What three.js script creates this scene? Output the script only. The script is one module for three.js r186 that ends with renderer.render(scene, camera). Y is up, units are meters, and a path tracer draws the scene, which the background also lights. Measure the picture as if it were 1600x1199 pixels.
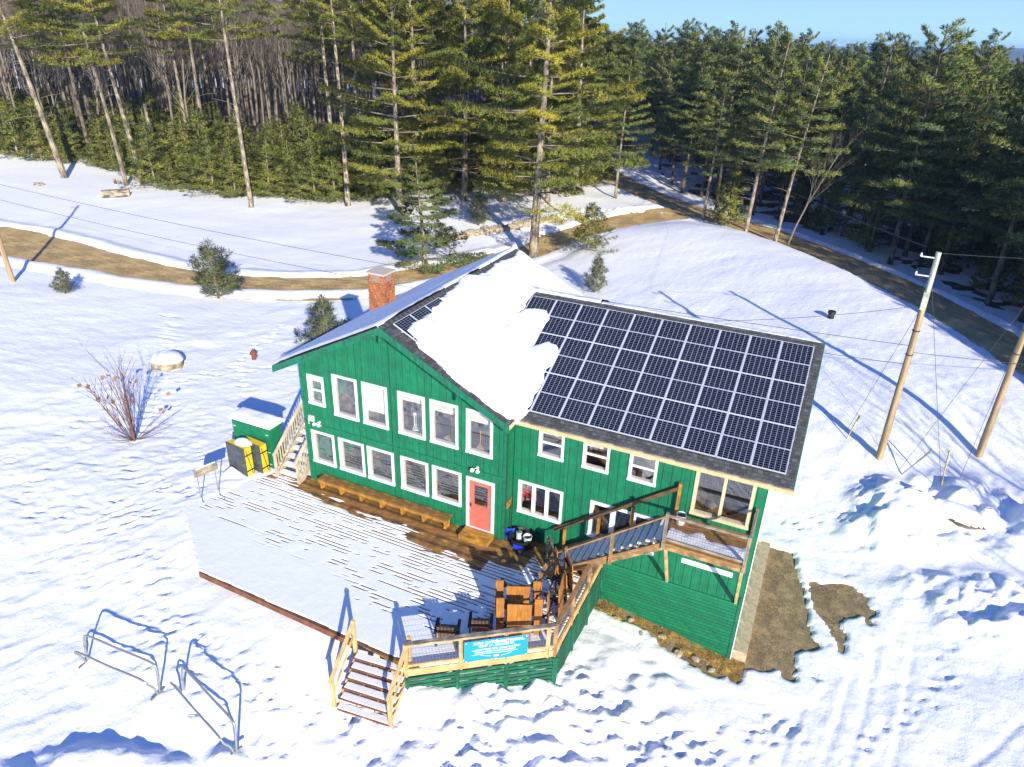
import * as THREE from 'three';
import { mergeGeometries } from 'three/addons/utils/BufferGeometryUtils.js';

// ---------------------------------------------------------------- camera, sky, sun, exposure
const scene = new THREE.Scene();
const W = 1024, H = 767;
const camera = new THREE.PerspectiveCamera(57.08, W / H, 0.3, 9000);
{
  const yaw = 0.4214, pitch = 0.4609, roll = -0.0334;
  const F = new THREE.Vector3(-Math.sin(yaw) * Math.cos(pitch), -Math.sin(pitch), -Math.cos(yaw) * Math.cos(pitch));
  const R = new THREE.Vector3(Math.cos(yaw), 0, -Math.sin(yaw));
  const U = new THREE.Vector3().crossVectors(R, F);
  const ex = R.clone().multiplyScalar(Math.cos(roll)).addScaledVector(U, -Math.sin(roll));
  const ey = R.clone().multiplyScalar(Math.sin(roll)).addScaledVector(U, Math.cos(roll));
  camera.quaternion.setFromRotationMatrix(new THREE.Matrix4().makeBasis(ex, ey, F.clone().negate()));
  camera.position.set(8.785, 17.175, 19.338);
}
scene.add(camera);
const sunDir = new THREE.Vector3(0.68, 0, 0.733).normalize().multiplyScalar(Math.cos(0.393)).setY(Math.sin(0.393));
{
  const w = 512, h = 256, d = new Float32Array(w * h * 4), v = new THREE.Vector3();
  for (let j = 0; j < h; j++) for (let i = 0; i < w; i++) {
    const el = ((j + 0.5) / h - 0.5) * Math.PI, az = ((i + 0.5) / w - 0.5) * 2 * Math.PI;
    v.set(Math.cos(el) * Math.cos(az), Math.sin(el), Math.cos(el) * Math.sin(az));
    const t = Math.pow(Math.max(0, Math.sin(el)), 0.36);
    const glow = Math.pow(Math.max(0, v.dot(sunDir)), 12) * 0.10;
    const hz = [1.0, 1.6, 1.72], zn = [0.0, 0.125, 0.92], k = (j * w + i) * 4;
    for (let c = 0; c < 3; c++) d[k + c] = 0.47 * (hz[c] * (1 - t) + zn[c] * t + glow);
    d[k + 3] = 1;
  }
  const sky = new THREE.DataTexture(d, w, h, THREE.RGBAFormat, THREE.FloatType);
  sky.mapping = THREE.EquirectangularReflectionMapping; sky.magFilter = THREE.LinearFilter; sky.needsUpdate = true;
  scene.background = sky; scene.environment = sky;
}
const sun = new THREE.DirectionalLight(new THREE.Color().setRGB(1, 0.935, 0.80), 4.7);
sun.position.copy(sunDir).multiplyScalar(120); sun.castShadow = true;
sun.shadow.mapSize.set(4096, 4096);
Object.assign(sun.shadow.camera, { left: -90, right: 60, top: 70, bottom: -60, near: 1, far: 320 });
scene.add(sun, sun.target);
const renderer = new THREE.WebGLRenderer({ antialias: true });
renderer.setSize(W, H); renderer.toneMapping = THREE.LinearToneMapping; renderer.toneMappingExposure = 1.5;
renderer.outputColorSpace = THREE.SRGBColorSpace; renderer.shadowMap.enabled = true;

// ---------------------------------------------------------------- helpers
const V = (x, y, z) => new THREE.Vector3(x, y, z);
const rng = s => () => { s |= 0; s = s + 0x6D2B79F5 | 0; let t = Math.imul(s ^ s >>> 15, 1 | s); t = t + Math.imul(t ^ t >>> 7, 61 | t) ^ t; return ((t ^ t >>> 14) >>> 0) / 4294967296; };
const hash2 = (x, y) => { let h = Math.imul(x, 374761393) + Math.imul(y, 668265263) | 0; h = Math.imul(h ^ h >>> 13, 1274126177); return ((h ^ h >>> 16) >>> 0) / 4294967296; };
function noise(x, y) {
  const xi = Math.floor(x), yi = Math.floor(y); let u = x - xi, v = y - yi; u = u * u * (3 - 2 * u); v = v * v * (3 - 2 * v);
  const a = hash2(xi, yi), b = hash2(xi + 1, yi), c = hash2(xi, yi + 1), e = hash2(xi + 1, yi + 1);
  return (a + (b - a) * u + (c - a) * v + (a - b - c + e) * u * v) * 2 - 1;
}
const fbm = (x, y, o = 4) => { let s = 0, a = 0.5; for (let i = 0; i < o; i++) { s += a * noise(x + i * 17.3, y - i * 9.1); x *= 2.03; y *= 2.03; a *= 0.5; } return s; };
const clamp = (v, a, b) => Math.min(b, Math.max(a, v)), sstep = (a, b, v) => { const t = clamp((v - a) / (b - a), 0, 1); return t * t * (3 - 2 * t); }, lerp = (a, b, t) => a + (b - a) * t;
const used = {};
const numbered = n => { const k = used[n] = (used[n] ?? -1) + 1; return k ? `${n}_${String(k).padStart(3, '0')}` : n; };
const shadowed = o => { o.traverse(m => { if (m.isMesh) { m.castShadow = true; m.receiveShadow = true; } }); return o; };
function thing(name, label, category, pos = [0, 0, 0], turn = 0, group) {
  const o = new THREE.Group(); o.name = numbered(name); o.position.set(...pos); o.rotation.y = turn;
  o.userData = { label, category }; if (group) o.userData.group = group;
  scene.add(o); return o;
}
function part(parent, name, geo, mat, label) {
  const m = new THREE.Mesh(geo, mat); m.name = name; m.castShadow = m.receiveShadow = true; if (label) m.userData.label = label; parent.add(m); return m;
}
function single(name, label, category, geo, mat, group) {
  const m = new THREE.Mesh(geo, mat); m.name = numbered(name); m.castShadow = m.receiveShadow = true; m.userData = { label, category }; if (group) m.userData.group = group; scene.add(m); return m;
}
function struct(name, geo, mat, label, kind = 'structure') {
  const m = new THREE.Mesh(geo, mat); m.name = numbered(name); m.castShadow = m.receiveShadow = true; m.userData = { kind, label, category: name.replace(/_/g, ' ') }; scene.add(m); return m;
}
// textures
function tex(w, h, f, srgb = true) {
  const d = new Uint8Array(w * h * 4);
  for (let y = 0; y < h; y++) for (let x = 0; x < w; x++) { const c = f(x / w, y / h), k = (y * w + x) * 4; d[k] = clamp(c[0], 0, 1) * 255; d[k + 1] = clamp(c[1], 0, 1) * 255; d[k + 2] = clamp(c[2], 0, 1) * 255; d[k + 3] = 255; }
  const t = new THREE.DataTexture(d, w, h); t.wrapS = t.wrapT = THREE.RepeatWrapping; t.magFilter = THREE.LinearFilter; t.minFilter = THREE.LinearMipmapLinearFilter; t.generateMipmaps = true;
  if (srgb) t.colorSpace = THREE.SRGBColorSpace; t.needsUpdate = true; return t;
}
// tileable noise: blends wrapped copies
const tn = (u, v, fx, fy, o = 4) => { const n = (a, b) => fbm(a * fx + 5, b * fy + 3, o); return (n(u, v) * (1 - u) + n(u - 1, v) * u) * (1 - v) + (n(u, v - 1) * (1 - u) + n(u - 1, v - 1) * u) * v; };
const grainT = (c, amp, fx, fy, knots = 0) => tex(256, 256, (u, v) => { const n = tn(u, v, fx, fy, 4) * amp + tn(u, v, 6, 6, 3) * amp * 0.8, k = 1 + n - (knots && tn(u, v, 14, 14, 2) > 0.42 ? knots : 0); return c.map(q => q * k); });
const mat = (o) => new THREE.MeshStandardMaterial({ roughness: 0.8, ...o });
const lin = (r, g, b) => new THREE.Color().setRGB(r, g, b);
const wood = (srgb, amp = 0.4, rough = 0.8) => mat({ map: grainT(srgb, amp, 3, 48, 0.25), roughness: rough });
const M = {
  tan: wood([0.82, 0.68, 0.45]), beige: wood([0.76, 0.70, 0.60], 0.35), grey: wood([0.56, 0.51, 0.44], 0.5), deck: wood([0.58, 0.42, 0.20], 0.6), deckDark: wood([0.42, 0.31, 0.19], 0.6), gold: wood([0.68, 0.49, 0.18], 0.5),
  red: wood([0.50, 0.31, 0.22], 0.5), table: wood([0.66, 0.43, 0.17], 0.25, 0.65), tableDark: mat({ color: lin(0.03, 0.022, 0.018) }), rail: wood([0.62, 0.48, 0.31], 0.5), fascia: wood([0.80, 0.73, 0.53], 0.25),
  green: [0, 1, 2].map(i => mat({ map: grainT([0.0, 0.425 + i * 0.016, 0.285 + i * 0.009], 0.22, 40, 3), roughness: 0.75 })),
  greenBack: mat({ color: lin(0.002, 0.075, 0.03) }), greenTrim: mat({ map: grainT([0.04, 0.43, 0.31], 0.3, 30, 4), roughness: 0.7 }), greenSlat: mat({ map: grainT([0.08, 0.40, 0.28], 0.5, 3, 40), roughness: 0.8 }),
  white: mat({ color: lin(0.78, 0.78, 0.79), roughness: 0.55 }), whiteDull: mat({ color: lin(0.62, 0.61, 0.58) }), cream: mat({ color: lin(0.62, 0.52, 0.33), roughness: 0.6 }),
  door: mat({ map: grainT([0.78, 0.42, 0.36], 0.12, 20, 4), roughness: 0.6 }), black: mat({ color: lin(0.012, 0.012, 0.014), roughness: 0.6 }), steel: mat({ color: lin(0.42, 0.42, 0.40), metalness: 0.7, roughness: 0.42 }),
  glass: new THREE.MeshPhysicalMaterial({ color: 0xffffff, transmission: 1, thickness: 0, roughness: 0.02, ior: 2.1 }),
  interior: mat({ color: lin(0.42, 0.38, 0.32), side: THREE.DoubleSide }), floorIn: wood([0.52, 0.42, 0.30]), shade: mat({ color: lin(0.66, 0.62, 0.54) }),
  concrete: mat({ map: grainT([0.78, 0.70, 0.57], 0.25, 10, 10), roughness: 0.9 }), cap: mat({ color: lin(0.55, 0.46, 0.36) }), brick: mat({ map: grainT([0.68, 0.42, 0.27], 0.5, 20, 20) }), mortar: mat({ color: lin(0.32, 0.23, 0.17) }),
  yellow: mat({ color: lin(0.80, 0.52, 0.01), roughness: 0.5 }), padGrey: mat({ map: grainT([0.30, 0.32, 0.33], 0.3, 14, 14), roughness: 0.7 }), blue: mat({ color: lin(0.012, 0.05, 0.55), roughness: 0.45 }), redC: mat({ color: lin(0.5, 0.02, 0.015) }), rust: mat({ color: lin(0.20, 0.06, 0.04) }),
  bark: mat({ map: grainT([0.55, 0.50, 0.43], 0.9, 26, 5), roughness: 0.95 }), barkDark: mat({ map: grainT([0.40, 0.36, 0.32], 0.9, 26, 5), roughness: 0.95 }), twig: mat({ color: lin(0.22, 0.18, 0.14), roughness: 0.95 }), shrub: mat({ color: lin(0.17, 0.09, 0.075), roughness: 0.9 }), leafDry: mat({ color: lin(0.30, 0.17, 0.08), side: THREE.DoubleSide }),
  pole: mat({ map: grainT([0.68, 0.58, 0.44], 0.35, 30, 3), roughness: 0.85 }), poleGrey: mat({ map: grainT([0.72, 0.74, 0.66], 0.35, 30, 3), roughness: 0.85 }), wire: mat({ color: lin(0.05, 0.05, 0.055), roughness: 0.5 }), silver: mat({ color: lin(0.62, 0.64, 0.66), roughness: 0.4 }), cell: mat({ color: lin(0.0035, 0.005, 0.013), roughness: 0.14 }), cell2: mat({ color: lin(0.005, 0.006, 0.014), roughness: 0.18 }), sheet: mat({ color: lin(0.42, 0.45, 0.52), roughness: 0.3 }),
};
const snowBump = tex(512, 512, (u, v) => { const n = 0.5 + tn(u, v, 10, 10, 5) * 0.5 + tn(u, v, 44, 44, 3) * 0.16; return [n, n, n]; }, false);
M.snow = mat({ color: lin(0.87, 0.87, 0.865), roughness: 0.85, bumpMap: snowBump, bumpScale: 0.035 });
M.snowSmooth = mat({ color: lin(0.86, 0.86, 0.855), roughness: 0.85, bumpMap: snowBump, bumpScale: 0.012 });
M.dirt = mat({ map: tex(512, 512, (u, v) => { const n = tn(u, v, 7, 7, 5) * 0.35 + tn(u, v, 60, 60, 3) * 0.5; return [0.55 * (1 + n), 0.475 * (1 + n), 0.345 * (1 + n)]; }), roughness: 0.95, bumpMap: snowBump, bumpScale: 0.03 });
M.soil = mat({ map: tex(512, 512, (u, v) => { const n = tn(u, v, 9, 9, 5) * 0.6 + tn(u, v, 70, 70, 3) * 0.8; const r = tn(u, v, 16, 16, 3); return [0.56 + r * 0.12, 0.44 + r * 0.06, 0.22 + r * 0.02].map(q => q * (1 + n)); }), roughness: 0.95, bumpMap: snowBump, bumpScale: 0.05 });
M.road = mat({ map: tex(512, 512, (u, v) => { const n = tn(u, v, 5, 9, 5) * 0.3 + tn(u, v, 60, 60, 3) * 0.35, s = tn(u, v, 3, 22, 3) * 0.22; return [0.74, 0.62, 0.40].map(q => q * (1 + n + s)); }), roughness: 0.95, bumpMap: snowBump, bumpScale: 0.03 });
M.shingle = mat({ map: tex(512, 512, (u, v) => { const row = Math.floor(v * 14), fx = (u * 12 + (row % 2) * 0.5 + hash2(row, 3) * 0.3), tab = Math.floor(fx), e = (v * 14 % 1) < 0.12 || (fx % 1) < 0.06 ? 0.55 : 1; const k = (0.8 + 0.4 * hash2(tab % 12, row)) * e * (1 + tn(u, v, 50, 50, 2) * 0.35); return [0.30 * k, 0.305 * k, 0.31 * k]; }), roughness: 0.95 });
// boxes and prisms with uv in metres (u along the longest direction)
function boxG(w, h, d, x = 0, y = 0, z = 0) {
  const g = new THREE.BoxGeometry(w, h, d), p = g.attributes.position, n = g.attributes.normal, uv = g.attributes.uv, o = (w * 7.3 + h * 3.1 + x * 1.7 + z * 2.9 + y) % 7;
  for (let i = 0; i < p.count; i++) {
    const c = [p.getX(i), p.getY(i), p.getZ(i)], a = [Math.abs(n.getX(i)), Math.abs(n.getY(i)), Math.abs(n.getZ(i))], ax = a[0] > 0.5 ? [2, 1] : a[1] > 0.5 ? [0, 2] : [0, 1], dim = [w, h, d];
    if (dim[ax[0]] < dim[ax[1]]) ax.reverse();
    uv.setXY(i, c[ax[0]] + o, c[ax[1]] + o * 0.37);
  }
  g.translate(x, y, z); return g;
}
function beamG(a, b, w, h, up = V(0, 1, 0)) { // bar from a to b, h along up, w across
  const d = b.clone().sub(a), L = d.length(); d.normalize();
  const z = new THREE.Vector3().crossVectors(d, up); if (z.lengthSq() < 1e-6) z.set(0, 0, 1); z.normalize();
  const y = new THREE.Vector3().crossVectors(z, d);
  const g = boxG(L, h, w); g.applyMatrix4(new THREE.Matrix4().makeBasis(d, y, z)); g.translate((a.x + b.x) / 2, (a.y + b.y) / 2, (a.z + b.z) / 2); return g;
}
function hexa(q, swap = false) { // 8 points: 4 below (ccw from above), 4 above
  const f = [[0, 3, 2, 1], [4, 5, 6, 7], [0, 1, 5, 4], [1, 2, 6, 5], [2, 3, 7, 6], [3, 0, 4, 7]], P = [], N = [], UV = [];
  for (const s of f) {
    const [a, b, c, d] = s.map(i => q[i]), n = new THREE.Vector3().crossVectors(c.clone().sub(a), d.clone().sub(b)).normalize();
    const ax = Math.abs(n.y) > 0.72 ? ['x', 'z'] : Math.abs(n.x) > 0.72 ? ['z', 'y'] : ['x', 'y']; if (swap) ax.reverse();
    for (const v of [a, b, c, a, c, d]) { P.push(v.x, v.y, v.z); N.push(n.x, n.y, n.z); UV.push(v[ax[0]], v[ax[1]]); }
  }
  const g = new THREE.BufferGeometry(); g.setAttribute('position', new THREE.Float32BufferAttribute(P, 3)); g.setAttribute('normal', new THREE.Float32BufferAttribute(N, 3)); g.setAttribute('uv', new THREE.Float32BufferAttribute(UV, 2)); return g;
}
function tubeG(pts, r, seg = 24, rad = 6, curved = true) { const c = curved ? new THREE.CatmullRomCurve3(pts) : new THREE.CurvePath(); if (!curved) for (let i = 0; i + 1 < pts.length; i++) c.add(new THREE.LineCurve3(pts[i], pts[i + 1])); return new THREE.TubeGeometry(c, seg, r, rad, false); }
const cylG = (r0, r1, h, x, y, z, n = 14) => { const g = new THREE.CylinderGeometry(r1, r0, h, n); g.translate(x, y + h / 2, z); return g; };
const merge = a => mergeGeometries(a.map(g => g.index ? g.toNonIndexed() : g));
function gridG(xs, zs, f, keep) { // heightfield sheet over x by z
  const nx = xs.length, nz = zs.length, P = new Float32Array(nx * nz * 3), UV = new Float32Array(nx * nz * 2), I = [], on = keep ? new Uint8Array(nx * nz) : null;
  for (let j = 0; j < nz; j++) for (let i = 0; i < nx; i++) { const k = j * nx + i, x = xs[i], z = zs[j]; P[k * 3] = x; P[k * 3 + 1] = f(x, z); P[k * 3 + 2] = z; UV[k * 2] = x / 2; UV[k * 2 + 1] = z / 2; if (on) on[k] = keep(x, z) ? 1 : 0; }
  for (let j = 0; j + 1 < nz; j++) for (let i = 0; i + 1 < nx; i++) { const a = j * nx + i, b = a + 1, c = a + nx, d = c + 1; if (on && !(on[a] | on[b] | on[c] | on[d])) continue; I.push(a, c, b, b, c, d); }
  const g = new THREE.BufferGeometry(); g.setAttribute('position', new THREE.BufferAttribute(P, 3)); g.setAttribute('uv', new THREE.BufferAttribute(UV, 2)); g.setIndex(I); g.computeVertexNormals(); return g;
}
const range = (a, b, s) => { const n = Math.max(1, Math.round((b - a) / s)); return Array.from({ length: n + 1 }, (_, i) => a + (b - a) * i / n); };
function polyDist(P, x, z) { // signed distance, positive inside
  let d = 1e9, inside = false;
  for (let i = 0, j = P.length - 1; i < P.length; j = i++) {
    const [ax, az] = P[j], [bx, bz] = P[i], ex = bx - ax, ez = bz - az, t = clamp(((x - ax) * ex + (z - az) * ez) / (ex * ex + ez * ez), 0, 1);
    d = Math.min(d, Math.hypot(x - ax - ex * t, z - az - ez * t));
    if ((az > z) !== (bz > z) && x < (bx - ax) * (z - az) / (bz - az) + ax) inside = !inside;
  }
  return inside ? d : -d;
}
function lineDist(L, x, z) { let d = 1e9, w = 0; for (let i = 0; i + 1 < L.length; i++) { const [ax, az, aw] = L[i], [bx, bz, bw] = L[i + 1], ex = bx - ax, ez = bz - az, t = clamp(((x - ax) * ex + (z - az) * ez) / (ex * ex + ez * ez), 0, 1), q = Math.hypot(x - ax - ex * t, z - az - ez * t); const ww = aw + (bw - aw) * t; if (q - ww < d) { d = q - ww; w = ww; } } return d; }

// ---------------------------------------------------------------- terrain
const ctl = [
  [-9, 0, -0.2], [-10.6, 0.4, -0.02], [-11.5, 2, 0.04], [-12.5, 3.8, 0.06], [-11.2, 4.9, 0.02], [-8.75, 6.5, -0.26], [-5, 6.7, -0.34], [-2.2, 6.8, -0.55], [0, 7, -0.8], [3.7, 4.3, -1.45], [3.8, 0, -1.75], [6, 0.1, -2.05], [8.7, -0.3, -2.52], [9.3, -6, -2.4], [13, -5, -2.45], [17, 0, -2.7], [10, 5, -2.75], [5, 8, -2.2],
  [-1, 8.1, -1.16], [0, 11, -1.6], [-4, 11, -1.05], [-8, 10.5, -0.8], [-9, 14, -1.0], [-13, 8, -0.35], [-20, 1, -0.1], [-30, 2, 0.1], [-20, -8, 0], [-12, -8, 0], [-11, -14, 0], [0, -14, -0.4], [9.5, -12, -1.6], [13, -14.3, -0.55], [17.4, -16.4, -0.45], [14, -9.5, -1.9], [20, -8, -1.6], [24, -16, -0.3], [28, 0, -2], [30, 12, -3], [12, 16, -3.2], [0, 20, -2.5], [-20, 16, -0.8],
  [-9.7, -43.9, 0.9], [-5.5, -47.5, 1.3], [-2.2, -47.7, 1.5], [4, -43.8, 1.5], [9.4, -38.6, 1.5], [13.7, -30.8, 1.5], [16.8, -24.4, 1.45], [19.1, -18.8, 1.1], [5, -30, 0.9], [0, -38, 1.0], [8, -22, 0.5], [-2, -24, 0.2], [-10, -30, 0.1],
  [-14.4, -70, -0.2], [-9, -65, -0.3], [-3, -60.7, -0.3], [2.7, -57, -0.3], [9, -51.2, -0.3], [14.4, -45, -0.3], [18.5, -39, -0.35], [21.7, -33, -0.4], [26, -24, -0.6], [-8, -58, 0], [-12, -52, 0], [-15, -41, 0], [-18, -30, 0], [-22.4, -21.7, 0], [-33, -16.3, 0], [-44, -16.3, 0], [-56, -16.3, 0], [-75, -14, 0.2],
  [-74, -36, 0.7], [-60, -33, 0.5], [-46, -34, 0.3], [-37, -40, 0.3], [-25, -45, 0.6], [-20, -55, 0.6], [-60, -70, 2.6], [-110, -60, 3.4], [-30, -80, 1.4], [20, -70, -1.5], [45, -45, -2.5], [-110, -10, 0.8], [-60, 20, 0], [60, 10, -4], [40, -100, -4], [-40, -130, 2.5], [-120, -120, 5],
];
const tps = (() => {
  const n = ctl.length, m = n + 3, A = Array.from({ length: m }, () => new Float64Array(m + 1)), U = r2 => r2 < 1e-9 ? 0 : 0.5 * r2 * Math.log(r2);
  for (let i = 0; i < n; i++) { for (let j = 0; j < n; j++) A[i][j] = U((ctl[i][0] - ctl[j][0]) ** 2 + (ctl[i][1] - ctl[j][1]) ** 2); A[i][i] += 1.5; A[i][n] = A[n][i] = 1; A[i][n + 1] = A[n + 1][i] = ctl[i][0]; A[i][n + 2] = A[n + 2][i] = ctl[i][1]; A[i][m] = ctl[i][2]; }
  for (let c = 0; c < m; c++) { let p = c; for (let r = c + 1; r < m; r++) if (Math.abs(A[r][c]) > Math.abs(A[p][c])) p = r;[A[c], A[p]] = [A[p], A[c]]; for (let r = 0; r < m; r++) if (r !== c) { const k = A[r][c] / A[c][c]; if (k) for (let q = c; q <= m; q++) A[r][q] -= k * A[c][q]; } }
  const w = A.map((r, i) => r[m] / r[i]);
  return (x, z) => { let s = w[n] + w[n + 1] * x + w[n + 2] * z; for (let i = 0; i < n; i++) { const dx = x - ctl[i][0], dz = z - ctl[i][1], r2 = dx * dx + dz * dz; if (r2 > 1e-9) s += w[i] * 0.5 * r2 * Math.log(r2); } return s; };
})();
const farH = (x, z) => { const r = Math.hypot(x + 10, z + 20); return lerp(0.5, -16, sstep(90, 420, r)) + (x < -20 ? 4 * sstep(20, 120, -x) : 0); };
const crest = [[-9.7, -43.9, 0], [-5.5, -47.5, 0], [-2.2, -47.7, 0], [4, -43.8, 0], [9.4, -38.6, 0], [13.7, -30.8, 0], [16.8, -24.4, 0], [19.1, -18.8, 0]];
function base(x, z) {
  const r = Math.hypot((x + 20) / 1.15, z + 25), t = sstep(75, 120, r);
  if (t >= 1) return farH(x, z);
  const h = clamp(tps(x, z), -4.5, 6);
  return t > 0 ? lerp(h, farH(x, z), t) : h;
}
const roadL = [[-110, -12, 2.6], [-80, -14.5, 2.6], [-56, -16.3, 3.1], [-49, -16.3, 2.7], [-43.7, -16.3, 2.1], [-38, -16.4, 1.8], [-33.4, -16.9, 1.6], [-27.5, -18.9, 1.6], [-22.4, -22.2, 1.6], [-18, -29, 1.6], [-15.3, -37, 1.6], [-14.8, -43, 1.7], [-13.2, -49, 1.8], [-10.5, -55, 2.2], [-6.5, -61, 2.6]];
const roadR = [[-40, -96, 2.6], [-24, -79, 2.6], [-14.4, -69.8, 2.6], [-9.2, -65.2, 2.7], [-3.1, -60.7, 2.7], [2.7, -57.1, 2.7], [9.2, -51.2, 2.7], [14.4, -45.2, 2.7], [18.5, -39, 2.7], [21.7, -33, 2.7], [25.5, -24.5, 2.7], [31, -12, 2.7], [40, 4, 2.7]];
const dirtA = [[8.6, -7.3], [10.09, -7.27], [10.58, -6.07], [10.71, -5.71], [11.02, -4.11], [11.52, -2.76], [10.71, -1.92], [10.73, -1.23], [10.94, -0.72], [10.55, -0.83], [10.43, -1.24], [9.95, -0.84], [9.35, -0.48], [8.92, -0.15], [8.3, -0.2], [8.3, -3]];
const dirtB = [[10.71, -6.22], [11.55, -6.14], [12.74, -6.34], [13.29, -5.25], [13.27, -4.51], [12.88, -5.05], [12.1, -4.65], [12.31, -3.85], [12.3, -2.92], [11.91, -3.82], [11.55, -4.19], [11.14, -5.12]];
const dirtC = [[3.3, -1.2], [9, -1.2], [9, 0.1], [8.62, 0.25], [7.68, 0.42], [6.46, 0.15], [5.17, -0.1], [4.2, -0.05], [3.3, -0.1]];
const roadMask = (x, z) => Math.min(lineDist(roadL, x, z), lineDist(roadR, x, z));
const dirtMask = (x, z) => { if (x < 2.5 || x > 14.5 || z < -9 || z > 1.5) return 9; return -Math.max(polyDist(dirtA, x, z), polyDist(dirtB, x, z), polyDist(dirtC, x, z) + 0.04) + fbm(x * 2.2, z * 2.2, 4) * 0.32; };
// footprints and tracks
const dents = new Map(), R2 = rng(77);
function dent(x, z, r, dep) { const k = Math.floor(x) + ',' + Math.floor(z); (dents.get(k) ?? dents.set(k, []).get(k)).push([x, z, r, dep]); }
function trail(pts, step, jit, n = 1) { for (let q = 0; q < n; q++) { let side = 1; for (let i = 0; i + 1 < pts.length; i++) { const [ax, az] = pts[i], [bx, bz] = pts[i + 1], L = Math.hypot(bx - ax, bz - az); for (let s = 0; s < L; s += step * (0.8 + R2() * 0.4)) { side = -side; const t = s / L, nx = -(bz - az) / L, nz = (bx - ax) / L, o = side * 0.14 + (R2() - 0.5) * jit; dent(ax + (bx - ax) * t + nx * o, az + (bz - az) * t + nz * o, 0.11 + R2() * 0.08, 0.05 + R2() * 0.06); } } } }
trail([[-12.6, 3], [-16, 3.6], [-20, -1], [-24, -6], [-30, -11]], 0.62, 0.5, 3); trail([[-13, 5], [-17, 6], [-24, 5]], 0.6, 1.6, 4); trail([[-12.5, 1], [-15, -3], [-20, -7], [-22, -13]], 0.62, 0.4, 2); trail([[-1, 8], [-4, 8.6], [-8, 8.6], [-12, 6]], 0.6, 1.2, 3);
trail([[-1, 8.2], [2, 8.5], [5, 7], [8, 4], [11, 1]], 0.6, 1.4, 5); trail([[-9, 9], [-5, 9.2], [-2, 9.4]], 0.5, 2, 4); trail([[9.5, -9], [12, -10], [13, -13]], 0.6, 0.7, 2); trail([[12, 3], [15, -2], [17, -8]], 0.65, 1, 2); trail([[-21, -4], [-19, -7], [-14, -10]], 0.6, 0.6, 2);
for (let i = 0; i < 500; i++) dent(2 + R2() * 7, 3.2 + R2() * 5.5, 0.1 + R2() * 0.16, 0.05 + R2() * 0.08);
for (let i = 0; i < 350; i++) dent(-22 + R2() * 10, -2 + R2() * 11, 0.09 + R2() * 0.1, 0.03 + R2() * 0.05);
const arcs = [[[6, 12], [9, 8.2], [13, 5.4], [19, 4]], [[8.5, 9.5], [10.6, 5.5], [11.6, 1.2], [12.2, -2.6]], [[10, 9.5], [12.4, 5.4], [13.6, 0], [14.2, -5]], [[7, 11], [11, 7.2], [16, 5.6], [20, 5.4]], [[9.3, 3.6], [12, 3.2], [16, 1], [19, -3]]].map(p => new THREE.CatmullRomCurve3(p.map(([x, z]) => V(x, 0, z))).getPoints(30).map(v => [v.x, v.z, 0]));
const deckPoly = [[-9.2, -0.3], [-10.3, 0.3], [-11.7, 3.6], [-10.3, 5.0], [-8.75, 6.3], [-2.2, 6.45], [0, 6.65], [3.55, 4.0], [3.65, -0.8], [0, -0.8]];
const inLodge = (x, z) => (x > -9 && x < -0.05 && z > -10.5 && z < -0.05) || (x > -0.1 && x < 8.6 && z > -10.5 && z < -0.68);
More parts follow.
